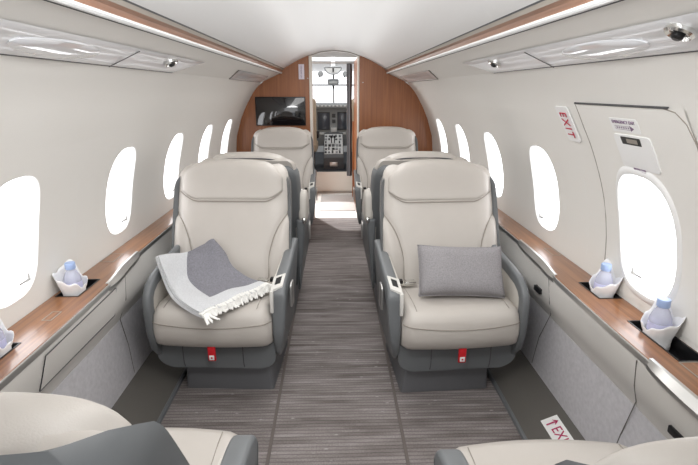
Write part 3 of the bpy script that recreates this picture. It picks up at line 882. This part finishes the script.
# pilot seats
for i, s in enumerate((-1, 1)):
    ps = thing('pilot_seat', 'beige padded pilot seat on the %s of the cockpit' % ('left' if s < 0 else 'right'), 'seat', (s*.47-.015, 7.05, .295), 0, None)
    bm = bmesh.new(); add_box(bm, -.23, .23, -.02, .45, .22, .36, .04, 3); finish('seat_cushion', bm, M['sheep'], ps)
    bm = bmesh.new(); add_box(bm, -.225, .225, -.14, -.02, .30, .98, .05, 3); finish('backrest', bm, M['sheep'], ps)
    bm = bmesh.new(); add_box(bm, -.15, .15, -.12, -.03, .98, 1.16, .04, 3); finish('headrest', bm, M['sheep'], ps)
    bm = bmesh.new(); add_box(bm, -.18, .18, 0, .35, 0, .22, .02, 2); finish('seat_base', bm, M['cockdark'], ps)
    bm = bmesh.new(); add_box(bm, -s*.225-.03, -s*.225+.03, -.02, .30, .42, .50, .02, 2); finish('armrest', bm, M['black'], ps)

# ------------------------------------------------------------------ club seats
V0 = .30     # depth of the cushion front ahead of the seat origin
def vb(z): return .350 + .345*(z-.40)
def hw(z):
    w = interp([(.38, .282), (.62, .294), (.76, .290), (.90, .284)], z)
    if z > .86: w *= max(0, 1-((z-.86)/.178)**6)**(1/2.6)
    return w
def seam_x(z):   # bolster seam
    return interp([(.40, .198), (.56, .194), (.64, .208), (.72, .240), (.80, .300)], z)

def make_seat(s, tagcol=True):
    """s = +1: aisle side at local +x.  Faces local -y."""
    root = empty('cabin_seat')
    def T(co): return Vector((s*co[0], co[1]-V0, co[2]))
    def fin(name, bm, m, par=None, **kw):
        for v in bm.verts: v.co = T(v.co)
        return finish(name, bm, m, par or root, **kw)
    # pedestal
    bm = bmesh.new()
    secs = []
    for z, g in ((0, 0), (.02, -.004), (.13, -.012)):
        secs.append([(x, y, z) for x, y in rounded([(-.18-g, .14+g), (.245+g, .14+g), (.245+g, .60-g), (-.18-g, .60-g)], .015, 3)])
    add_loft(bm, secs); fin('pedestal', bm, M['shell_dk'])
    # skirt under the cushion: rounded lower corners, two joints
    bm = bmesh.new()
    prof = rounded([(-.275, .296), (-.275, .15), (.272, .15), (.272, .296)], [.01, .10, .10, .01], 6)
    def skirt_y(x, z): return .030 + .05*abs(x/.27)**4 + .06*max(0, (.22-z)/.09)**2
    fr = [(x, skirt_y(x, z), z) for x, z in prof]; bk = [(x, .52, z) for x, z in prof]
    add_loft(bm, [fr, bk]); sk = fin('seat_skirt', bm, M['shell'])
    for xj in (-.135, .135):
        bm = bmesh.new(); add_tube(bm, [(xj, skirt_y(xj, z)-.03*0+.003, z) for z in (.292, .27, .25, .22, .20, .18)], .0022, 6)
        fin('skirt_joint', bm, M['darkline'], sk)
    # cushion
    bm = bmesh.new()
    def cprof(k):   # k 0 centre .. 1 side
        fy = .000+.020*k**2
        p = [(fy+.034, .284), (fy+.012, .300), (fy, .345), (fy, .375), (fy+.004, .415), (fy+.018, .447), (fy+.045, .463), (fy+.09, .470), (.20, .468), (.30, .460), (.40, .450), (.45, .440), (.45, .33), (.25, .30)]
        return p
    secs = []
    for i in range(25):
        u = -1+2*i/24; a = abs(u)
        x = .266*math.copysign(1-(1-a)**1.6 if False else a, u)
        shrink = max(0, (a-.86)/.14)
        dz = .030*shrink**2; dy = .022*shrink**2
        row = []
        for (y, z) in cprof(a):
            zc = z-dz*(1 if z > .40 else -0.3); yc = y+dy*(1 if y < .2 else 0)
            zc += .006*(1-a*a)*(1 if z > .44 else 0)
            row.append((x*(1-.0*a), yc, zc))
        secs.append(row)
    add_loft(bm, secs); cu = fin('seat_cushion', bm, M['leather'], angle=50)
    bm = bmesh.new(); pts = []
    for i in range(25):
        u = -1+2*i/24; a = abs(u); sh = max(0, (a-.86)/.14)
        pts.append((.2665*u, .0005+.020*a*a+.022*sh**2, .392+.018*a*a))
    add_tube(bm, pts, .0022, 6); fin('cushion_seam', bm, M['leather_dk'], cu)
    for xs in (-.205, .205):   # top panel stitch
        bm = bmesh.new(); add_tube(bm, [(xs, y, z+.0005) for y, z in ((.05, .466), (.09, .4715), (.20, .470), (.30, .462), (.40, .452))], .0016, 6)
        fin('cushion_stitching', bm, M['leather_dk'], cu)
    # backrest pad
    bm = bmesh.new(); Z0, Z1 = .40, 1.016
    def front(u, w):
        z = Z0+(Z1-Z0)*(w+1)/2; x = u*hw(z)
        edge = .042*abs(u)**7 + .032*max(0, (z-.96)/.056)**2.5
        bx = abs(x)-seam_x(z)
        bol = .020*max(0, min(1, bx/.05)) if z < .80 else 0
        groove = .010*math.exp(-(bx/.009)**2)*(1 if z < .785 else max(0, 1-(z-.785)/.02))
        belly = .014*math.exp(-((z-.52)/.12)**2)*(1-(x/.22)**2 if abs(x) < .22 else 0)
        return (x, vb(z)+edge-bol+groove-belly, z)
    def back(u, w):
        z = Z0+(Z1-Z0)*(w+1)/2; x = u*hw(z)
        return (x, vb(z)+.110, z)
    add_pad(bm, 56, 52, front, back); bp = fin('backrest', bm, M['leather'], angle=60)
    for sg_ in (-1, 1):
        bm = bmesh.new(); pts = []
        for i in range(26):
            z = .44+(.780-.44)*i/25; x = seam_x(z)
            if x > hw(z)-.004: x = hw(z)-.004
            u = x/hw(z); pts.append((sg_*x, vb(z)+.042*u**7+.005, z))
        add_tube(bm, pts, .0028, 6); fin('bolster_seam', bm, M['leather_dk'], bp)
    # headrest
    bm = bmesh.new()
    def hz(u, w):
        lo = .846+.048*max(0, (abs(u)-.66)/.34)**1.6; hi = 1.046-.018*abs(u)**2-.046*abs(u)**6
        return lo+(hi-lo)*(w+1)/2
    def hfront(u, w):
        z = hz(u, w); x = .260*u*(1-.10*max(0, w)**3) + 0
        bulge = (.034+.013*math.sin(PI/2*max(-1, min(1, w*1.1))))*(1-abs(u)**8)**.5*(1-abs(w)**10)**.5
        return (x, vb(z)+.012-bulge, z)
    def hback(u, w):
        z = hz(u, w); x = .260*u*(1-.10*max(0, w)**3)
        return (x, vb(z)+.012+.080*(1-abs(u)**6)**.5*(1-abs(w)**8)**.5, z)
    add_pad(bm, 44, 22, hfront, hback); hd = fin('headrest', bm, M['leather'], angle=70)
    bm = bmesh.new()
    pts = [(.259*u, vb(hz(u, -1))+.004-.012, hz(u, -1)-.001) for u in [-1+2*i/30 for i in range(31)]]
    add_tube(bm, pts, .0030, 6); fin('headrest_seam', bm, M['leather_dk'], hd)
    bm = bmesh.new()
    add_tube(bm, [(.246*u, vb(1.0)+.092-.060*abs(u)**6, 1.017-.016*u*u-.050*abs(u)**6) for u in [-1+2*i/30 for i in range(31)]], .0045, 6)
    fin('headrest_crease_shade', bm, M['darkline'], hd)  # dark tube stands in for the shade where headrest meets pad
    # grey shell behind
    bm = bmesh.new(); S0, S1 = .30, .990
    def shw(z):
        w = interp([(.28, .280), (.40, .290), (.62, .304), (.76, .302), (.90, .297)], z)
        if z > .86: w *= max(0, 1-((z-.86)/.150)**4)**(1/2.6)
        return w
    def sfront(u, w):
        z = S0+(S1-S0)*(w+1)/2; z -= .018*(1-u*u)*max(0, w)**2; return (u*shw(z+.018*(1-u*u)*max(0, w)**2), vb(z)+.090-.075*(lambda t: t*t*(3-2*t))(max(0, (abs(u)-.80)/.20))*min(1, max(0, (1-w)/.16))**.6, z)
    def sback(u, w):
        z = S0+(S1-S0)*(w+1)/2; zz = z; z -= .018*(1-u*u)*max(0, w)**2
        return (u*shw(zz), vb(z)+.096+.070*(1-abs(u)**5)**.45*(1-max(0, w)**9)**.5, z)
    def sfr(u, w):
        p = sfront(u, w); return (p[0], p[1]+.004 if abs(u) < 1 and abs(w) < 1 else p[1], p[2])
    add_pad(bm, 60, 40, sfr, sback); sh = fin('back_shell', bm, M['shell'], angle=60)
    bm = bmesh.new()
    add_tube(bm, [(.262*u, vb(.74)+.096+.070*(1-abs(u)**5)**.45+.001, .74-.01*abs(u)) for u in [-.97+1.94*i/24 for i in range(25)]], .0022, 6)
    fin('shell_joint', bm, M['darkline'], sh)
    # window-side arm: swept band, outer panel, leather inner pad
    bm = bmesh.new()
    path = [(.56, .640), (.45, .634), (.33, .624), (.20, .610), (.11, .594), (.055, .566), (.024, .525), (.014, .475), (.014, .42), (.022, .34), (.045, .26), (.10, .20), (.2, .17)]
    secs = []
    for i, (y, z) in enumerate(path):
        a = Vector(path[max(i-1, 0)]); b = Vector(path[min(i+1, len(path)-1)]); t = (b-a).normalized(); n = Vector((t.y, -t.x))
        # n points outward of the loop (up / forward)
        if i < 4 and n.y < 0: n = -n
        if i >= 8 and n.x > 0: n = -n
        if 4 <= i < 8 and (n.x > 0): n = -n
        q = Vector((y, z)); x0, x1 = -.252, -.286
        d = .05
        row = rounded([(x0, 0), (x1, 0), (x1, -d), (x0, -d)], [.012, .016, .004, .004], 3)
        secs.append([(px, (q+n*pd_).x, (q+n*pd_).y) for px, pd_ in row])
    add_loft(bm, secs); ar = fin('window_armrest', bm, M['shell'], angle=45)
    bm = bmesh.new()
    add_prism(bm, [(.58, .60), (.2, .57), (.085, .54), (.05, .46), (.06, .32), (.12, .22), (.58, .19)], 'x', -.282, -.270); fin('arm_side_panel', bm, M['shell'], ar)
    bm = bmesh.new()
    add_prism(bm, rounded([(.50, .595), (.12, .562), (.065, .526), (.058, .42), (.50, .42)], .03, 4), 'x', -.271, -.256, .004); fin('arm_inner_pad', bm, M['leather_arm'], ar)
    # aisle-side arm: lower, drops toward the front
    bm = bmesh.new()
    apoly = rounded([(.60, .630), (.50, .620), (.30, .590), (.125, .568), (.055, .545), (.045, .32), (.09, .21), (.20, .165), (.60, .165)], [.02, .05, .06, .05, .03, .05, .05, .05, .02], 5)
    def bow(co):
        f = 1 if co[0] > .30 else 0
        low = max(0, min(1, (.46-co[2])/.28))**1.3
        return (co[0]-(.046*low+.010*max(0, (co[2]-.50)/.1))*f, co[1], co[2])
    add_prism(bm, apoly, 'x', .270, .333, .012, 3, f=lambda co: Vector(bow(co))); aa = fin('aisle_armrest', bm, M['shell'], angle=40)
    bm = bmesh.new()
    add_prism(bm, rounded([(.56, .612), (.34, .582), (.15, .560), (.15, .48), (.56, .48)], .02, 3), 'x', .264, .272); fin('arm_inner_pad', bm, M['leather_arm'], aa)
    # latch plate: bright frame with dark slot, wrapped over the front corner
    bm = bmesh.new(); bm2 = bmesh.new()
    def arm_top(y): return interp([(.055, .545), (.125, .568), (.30, .590), (.50, .620)], y)
    o0 = [(.268, .055), (.316, .085), (.316, .185), (.268, .150)]
    i0 = [(.280, .088), (.304, .101), (.304, .163), (.280, .142)]
    A = addv(bm, [(x, y, arm_top(y)+.006) for x, y in o0]); B = addv(bm, [(x, y, arm_top(y)+.006) for x, y in i0])
    A2 = addv(bm, [(x, y, arm_top(y)-.004) for x, y in o0]); B2 = addv(bm, [(x, y, arm_top(y)-.004) for x, y in i0])
    for i in range(4):
        j = (i+1) % 4; addf(bm, (A[i], A[j], B[j], B[i])); addf(bm, (A[i], A[j], A2[j], A2[i])); addf(bm, (B[i], B[j], B2[j], B2[i]))
    add_box(bm, .266, .280, .040, .062, .45, .553, .003)
    lp = fin('latch_plate', bm, M['plate'], aa)
    vs = addv(bm2, [(x, y, arm_top(y)+.003) for x, y in i0]); addf(bm2, vs)
    fin('latch_slot', bm2, M['black'], lp)
    bm = bmesh.new(); add_prism(bm, rounded([(.20, .40), (.28, .40), (.28, .52), (.20, .52)], .02, 4), 'x', .328, .337, .002); fin('side_handle', bm, M['satin'], aa)
    # red life-vest tab with a white mark
    bm = bmesh.new(); add_box(bm, -.017, .017, .016, .028, .225, .300, .003); rt = fin('life_vest_tab', bm, M['red']); rt['label'] = 'red life vest pull tab'
    bm = bmesh.new(); add_box(bm, -.011, .011, .0135, .017, .232, .254, .001); tm = fin('tab_mark', bm, M['white'], rt)
    bm = bmesh.new(); add_box(bm, -.004, .004, .0128, .014, .239, .247, .0005); fin('mark_figure', bm, M['red'], rt)
    # lap belt on the aisle side
    bm = bmesh.new(); add_ribbon(bm, [(.258, .345, .500), (.235, .34, .484), (.20, .335, .478), (.165, .335, .477)], (0, 1, .25), .042, .003); bl = fin('lap_belt', bm, M['belt'])
    bm = bmesh.new(); add_box(bm, .150, .205, .315, .355, .478, .492, .004); fin('belt_buckle', bm, M['chrome'], bl)
    bm = bmesh.new(); add_box(bm, .212, .240, .323, .353, .480, .498, .004); fin('belt_anchor', bm, M['black'], bl)
    return root

protoA = make_seat(1); protoB = make_seat(-1)
YL, YR = 1.885, 1.84
SEATS = [   # proto, x, y of the cushion front, facing forward?, label, group
    (protoA, -.538, YL, False, 'cream leather seat with the grey knitted throw on it'),
    (protoB, .538, YR, False, 'cream leather seat with the grey pillow on it'),
    (protoB, -.510, 3.42, True, 'cream seat seen from behind, back to back with the throw seat'),
    (protoA, .515, 3.42, True, 'cream seat seen from behind, back to back with the pillow seat'),
    (protoA, -.505, 4.15, False, 'far cream leather seat under the wall screen, facing aft'),
    (protoB, .505, 4.15, False, 'far cream leather seat before the right wooden bulkhead, facing aft'),
    (protoB, -.525, 1.20, True, 'near grey-backed cream seat cropped at the lower left corner'),
    (protoA, .553, 1.12, True, 'near grey-backed cream seat cropped at the lower right corner'),
]
used = set(); seat_objs = []
for pr, x, y, fwd, label in SEATS:
    o = pr if pr not in used else copy_tree(pr); used.add(pr)
    o.location = (x, y-V0 if fwd else y+V0, 0); o.rotation_euler = (0, 0, PI if fwd else 0)
    tag(o, label, 'seat', 'leather cabin seats'); seat_objs.append(o)

for o, yaw in ((seat_objs[0], -3.2), (seat_objs[1], 3.2)): o.rotation_euler.z += math.radians(yaw)
for o in (seat_objs[2], seat_objs[3]):
    s = 1 if o is seat_objs[3] else -1
    bm = bmesh.new()
    add_prism(bm, rounded([(.28, .585), (.56, .60), (.60, .63), (.565, .79), (.44, .79), (.28, .66)], [.02, .03, .02, .05, .05, .03], 5), 'x', .285, .335, .016, 3)
    for v in bm.verts: v.co = Vector((s*v.co.x, v.co.y-V0, v.co.z))
    ap = finish('aisle_arm_pad', bm, M['leather_arm'], o); ap['label'] = 'pale leather arm pad with a metal end'
    bm = bmesh.new(); add_lathe(bm, [(.004, -.018), (.018, -.014), (.022, 0), (.018, .014), (.004, .018)], 16)
    for v in bm.verts: v.co = Vector((s*.318+v.co.z*.6, .598-V0+v.co.y*.6, .622+v.co.x))
    finish('metal_end', bm, M['chrome'], ap)
for o in (seat_objs[2], seat_objs[3]):
    for ch in children(o):
        if ch.name.split('.')[0] in ('backrest', 'headrest', 'back_shell'):
            ch.matrix_local = Matrix.Translation((0, .42-V0, .418)) @ Matrix.Rotation(math.radians(-1.5), 4, 'X') @ Matrix.Translation((0, V0-.42, -.42))
# the two near seats: backrests reclined, aisle arms set back, no latch plate in view
for o, ang, back_, dz, az in ((seat_objs[6], 8, .15, -.004, .035), (seat_objs[7], 8, .15, .018, .05)):
    hinge = Matrix.Translation((0, .42-V0+.035, .42-dz)) @ Matrix.Rotation(math.radians(-ang), 4, 'X') @ Matrix.Translation((0, V0-.42, -.42))
    for ch in children(o):
        n = ch.name.split('.')[0]
        if n in ('backrest', 'headrest', 'back_shell'): ch.matrix_local = hinge @ Matrix.Translation((0, 0, {'back_shell': .052 if dz < 0 else .075, 'backrest': .006}.get(n, 0)))
        if n == 'seat_cushion': ch.matrix_local = Matrix.Translation((0, -V0, 0)) @ Matrix.Diagonal((1, 1.28, 1, 1)) @ Matrix.Translation((0, V0, 0))
        if n == 'window_armrest': ch.location = (0, back_, 0)
        if n == 'aisle_armrest':
            ch.location = (0, back_, az)
            for g in children(ch):
                if g.name.split('.')[0] == 'latch_plate':
                    for h in children(g): bpy.data.objects.remove(h)
                    bpy.data.objects.remove(g)

# ------------------------------------------------------------------ pillow on the right seat
def pillow(loc):
    root = thing('throw_pillow', 'grey rectangular woven pillow leaning on the right near seat', 'pillow', loc)
    bm = bmesh.new()
    def sh(u, w):
        e = .90+.10*abs(u*w)**1.5   # pinched sides, pointed corners
        return .195*u*(1-.06*(1-w*w)*0)*(1-.035*(1-abs(w)**2)), .118*w*(1-.07*(1-abs(u)**2)*1)
    def th(u, w): return .062*((1-u**4)*(1-w**4))**.45 + .004*math.sin(7*u+3*w)*(1-u*u)*(1-w*w)
    f = lambda u, w: (sh(u, w)[0], -th(u, w), sh(u, w)[1])
    b = lambda u, w: (sh(u, w)[0], th(u, w), sh(u, w)[1])
    add_pad(bm, 40, 28, f, b); finish('pillow_body', bm, M['pillow'], root, angle=80)
    bm = bmesh.new(); ed = [(-1+2*i/20, -1) for i in range(21)]+[(1, -1+2*i/14) for i in range(1, 15)]+[(1-2*i/20, 1) for i in range(1, 21)]+[(-1, 1-2*i/14) for i in range(1, 15)]
    add_tube(bm, [f(u, w) for u, w in ed], .0035, 6); finish('pillow_piping', bm, M['pillow'], root)
    return root
pw = pillow((.570, 2.040, .588)); pw.rotation_euler = (math.radians(-33), math.radians(2), 0)

# ------------------------------------------------------------------ throw on the left seat
def throw():
    root = thing('knitted_throw', 'grey and white knitted throw with fringe draped over left near seat', 'throw', (-.58, 2.05, .48))
    O = Vector(root.location)
    # control rows run from the white folded edge (a=0) to the aisle side (a=1); columns from the top (b=0) to the fringe (b=1)
    C = [
        [(-.812, 2.06, .655), (-.788, 2.03, .605), (-.750, 1.99, .530), (-.70, 1.935, .496), (-.62, 1.86, .490), (-.545, 1.80, .486)],
        [(-.770, 2.15, .646), (-.755, 2.11, .600), (-.735, 2.05, .530), (-.675, 1.99, .496), (-.59, 1.91, .492), (-.515, 1.84, .490)],
        [(-.70, 2.225, .635), (-.70, 2.19, .590), (-.68, 2.13, .53), (-.62, 2.06, .500), (-.54, 1.97, .494), (-.46, 1.90, .492)],
        [(-.645, 2.255, .660), (-.63, 2.225, .610), (-.60, 2.17, .535), (-.55, 2.10, .502), (-.48, 2.03, .496), (-.405, 1.97, .492)],
        [(-.612, 2.262, .672), (-.57, 2.24, .625), (-.54, 2.195, .555), (-.485, 2.14, .508), (-.41, 2.09, .498), (-.345, 2.04, .492)],
        [(-.60, 2.268, .660), (-.54, 2.245, .600), (-.49, 2.21, .545), (-.43, 2.17, .508), (-.36, 2.13, .498), (-.305, 2.10, .492)],
    ]
    cache = {}; trees = []
    bpy.context.view_layer.update()
    for ch in children(seat_objs[0])+[g for c in children(seat_objs[0]) for g in children(c)]:
        if ch.name.split('.')[0] in ('seat_cushion', 'backrest', 'window_armrest', 'arm_inner_pad', 'arm_side_panel', 'headrest'):
            mw = ch.matrix_world
            trees.append(BVHTree.FromPolygons([mw @ v.co for v in ch.data.vertices], [tuple(p.vertices) for p in ch.data.polygons]))
    def B(P, t):
        n = len(P)-1; f = t*n; i = min(int(f), n-1); u = f-i
        p0, p1, p2, p3 = (Vector(P[max(i-1, 0)]), Vector(P[i]), Vector(P[i+1]), Vector(P[min(i+2, n)]))
        return .5*((2*p1)+(p2-p0)*u+(2*p0-5*p1+4*p2-p3)*u*u+(3*p1-p0-3*p2+p3)*u**3)
    def S(a, b):
        key = (round(a, 5), round(b, 5))
        if key in cache: return cache[key]
        p = B([B(r, b) for r in C], a)
        p = p + Vector((0, -.3, 1)).normalized()*(.004*math.sin(a*17+b*5)+.003*math.sin(b*13-a*6))
        for t in trees:
            q = t.find_nearest(p)
            if q[0] is not None and (p-q[0]).dot(q[1]) < .010 and (p-q[0]).length < .035: p = q[0]+q[1]*.010
        cache[key] = p
        return p
    def sheet(a0, a1, b0, b1, na, nb, th, lift=0.0):
        bm = bmesh.new(); nv = lambda p: p
        top, bot = [], []
        for j in range(nb+1):
            rt, rb = [], []
            for i in range(na+1):
                a = a0+(a1-a0)*i/na; b = b0+(b1-b0)*j/nb
                e = 1e-3; p = S(a, b); n = (S(min(1, a+e), b)-S(max(0, a-e), b)).cross(S(a, min(1, b+e))-S(a, max(0, b-e))).normalized()
                if n.z - n.y*.5 < 0: n = -n
                rt.append(bm.verts.new(p-O+n*(th+lift))); rb.append(bm.verts.new(p-O+n*lift))
            top.append(rt); bot.append(rb)
        for G, fl in ((top, 0), (bot, 1)):
            for j in range(nb):
                for i in range(na): addf(bm, (G[j][i], G[j][i+1], G[j+1][i+1], G[j+1][i]))
        for j in range(nb):
            for i in (0, na): addf(bm, (top[j][i], top[j+1][i], bot[j+1][i], bot[j][i]))
        for i in range(na):
            for j in (0, nb): addf(bm, (top[j][i], top[j][i+1], bot[j][i+1], bot[j][i]))
        return bm
    finish('grey_cloth', sheet(.34, 1, 0, .80, 30, 26, .012), M['throwgrey'], root, angle=60)
    w1 = finish('white_border', sheet(0, .35, 0, 1, 16, 34, .014, .001), M['throwwhite'], root, angle=60)
    finish('white_fold', sheet(.01, .25, .03, .97, 10, 30, .010, .017), M['throwwhite'], root, angle=60)
    finish('white_end_band', sheet(.34, 1, .79, 1.0, 30, 8, .014, .001), M['throwwhite'], root, angle=60)
    # knotted fringe along the lower edge
    bm = bmesh.new(); random.seed(5)
    for i in range(64):
        a = .0+.955*i/63; p = S(min(a, 1), 1.0)-O
        d = (S(a, 1.0)-S(a, .9)).normalized()
        L_ = random.uniform(.016, .030) + (.035 if i < 7 else 0)
        side = Vector((d.y, -d.x, 0))*random.uniform(-.35, .35)
        p1 = p+(d+side)*L_*.5+Vector((0, 0, .004)); p2 = p+(d+side*1.4)*L_+Vector((0, 0, -.006))
        p1.z = max(p1.z, .488-O.z); p2.z = max(p2.z, .486-O.z)
        add_tube(bm, [p+Vector((0, 0, .010)), p+(d*.008)+Vector((0, 0, .014)), p1, p2], [.005, .007, .0055, .003], 6)
        if i % 2 == 0:
            q = p-d*.02; add_tube(bm, [q+Vector((0, 0, .018)), q+d*.03+side*.03+Vector((0, 0, .020))], [.006, .005], 6)
    f = finish('fringe', bm, M['fringe'], root); f['kind'] = 'stuff'
    return root
throw()

# ------------------------------------------------------------------ bottles and napkins
def bottle(loc, label, k):
    root = thing('water_bottle', label, 'bottle', loc, 0, 'small water bottles on the side ledges')
    root.scale = (k*.95, k*.95, k)
    bm = bmesh.new(); add_lathe(bm, [(.008, .0), (.026, .002), (.030, .008), (.030, .03), (.028, .036), (.030, .042), (.030, .075), (.0285, .085), (.020, .105), (.0125, .116), (.0125, .124)], 28)
    finish('bottle_body', bm, M['bottle'], root)
    bm = bmesh.new(); add_lathe(bm, [(.0302, .046), (.0306, .048), (.0306, .070), (.0302, .072)], 28); finish('bottle_label', bm, M['blabel'], root)
    bm = bmesh.new(); add_lathe(bm, [(.0165, .117), (.0175, .119), (.0175, .136), (.0165, .139), (.006, .139)], 24); finish('bottle_cap', bm, M['cap'], root)
    return root
def napkin(loc, label, s):
    root = thing('paper_napkin', label, 'napkin', loc, 0, 'folded napkins round the water bottles')
    # folded pocket wrapped round the bottle; low toward the cabin, high points fore and aft, tall back sheet by the wall
    bm = bmesh.new(); n = 40; secs = []
    for k in range(11):
        t = k/10; row = []
        for i in range(n):
            a = 2*PI*i/n                     # 0 = toward the wall
            c = math.cos(a)
            h = .092+.030*c+.040*max(0, math.cos(2*(a-1.0)))**3*(1 if c > 0 else .25)+.006*math.sin(7*a+s)
            z = h*t
            r = (1+.10*t*max(0, -math.cos(4*a)))*.0362+.017*max(0, (z-.035)/.09)**.9*(1+.35*abs(math.sin(a)))+.0012*math.sin(9*a)*t
            row.append((s*min(r, .0372 if z < .045 else 1)*c*.99, r*math.sin(a)*1.12, z))
        secs.append(row)
    add_loft(bm, secs, closed=True, cap=False)
    ob = finish('folded_paper', bm, M['napkin'], root, angle=60)
    sol = ob.modifiers.new('thick', 'SOLIDIFY'); sol.thickness = .0012; sol.offset = 1
    return root
BZ = ZT-.039
for (x, y, s, lb, ln, k) in (
    (-1.005, 1.735, -1, 'water bottle in the left ledge recess nearer the far seats', 'napkin around the left ledge bottle nearer the far seats', 1.10),
    (-1.005, 1.285, -1, 'water bottle cropped by the left edge of the photo', 'napkin around the bottle cropped by the left edge', 1.10),
    (1.014, 1.662, 1, 'water bottle on the right ledge farther from the camera', 'napkin around the farther right ledge bottle', 1.10),
    (1.014, 1.335, 1, 'water bottle on the right ledge below the emergency exit window', 'napkin around the right bottle below the exit window', 1.14)):
    bottle((x, y, BZ+.001), lb, k)
    napkin((x, y, BZ+.0005), ln, s)

# ------------------------------------------------------------------ lights
def area(name, loc, rot, sx, sy, power, col=(1, 1, 1)):
    d = bpy.data.lights.new(name, 'AREA'); d.shape = 'RECTANGLE'; d.size = sx; d.size_y = sy; d.energy = power; d.color = col
    o = bpy.data.objects.new(name, d); COL.objects.link(o); o.location = loc; o.rotation_euler = rot
    return o
# added soft fill behind the camera, standing in for aft cabin bounce
area('aft_fill_light', (0, -.85, 1.25), (math.radians(82), 0, 0), 1.5, 1.1, 7)
area('forward_fill_light', (0, .80, 1.70), (math.radians(58), 0, 0), 1.0, .3, 14)
area('overhead_fill_light', (0, 2.6, 1.74), (0, 0, 0), .6, 4.2, 24, (1, .99, .98))  # added overhead fill for even seat light, not a cabin fixture
area('ceiling_fill_light', (0, 2.6, 1.50), (PI, 0, 0), .5, 4.6, 6, (1, .995, .985))  # added fill hung in mid-air to brighten the ceiling, no real lamp
area('entry_daylight', (-.86, 5.98, 1.25), (0, math.radians(-62), 0), .9, .7, 17, (1, .99, .98))
area('flight_deck_daylight', (0, 7.4, 1.85), (0, 0, 0), 1.0, 1.0, 9)
sp = bpy.data.lights.new('entry_sun', 'SPOT'); sp.energy = 240; sp.spot_size = math.radians(34); sp.spot_blend = .15; sp.shadow_soft_size = .03
so = bpy.data.objects.new('entry_sun', sp); COL.objects.link(so); so.location = (-.62, 6.1, 1.80)
so.rotation_euler = (Vector((.02, 5.45, 0))-Vector(so.location)).to_track_quat('-Z', 'Y').to_euler()

w = bpy.data.worlds.new('World'); SC.world = w; w.use_nodes = True
w.node_tree.nodes['Background'].inputs['Color'].default_value = (.95, .97, 1, 1)
w.node_tree.nodes['Background'].inputs['Strength'].default_value = .9

# ------------------------------------------------------------------ camera
F = 480.0; vx, vy = 334.5, 90.5
P = math.atan((232.5-vy)/F); A = math.atan((349-vx)/F*math.cos(P))
cd = bpy.data.cameras.new('camera'); cd.sensor_width = 36; cd.lens = F/698*36; cd.clip_start = .02
co = bpy.data.objects.new('camera', cd); COL.objects.link(co)
co.location = (0, 0, 1.38); co.rotation_euler = (PI/2-P, 0, -A)
SC.camera = co
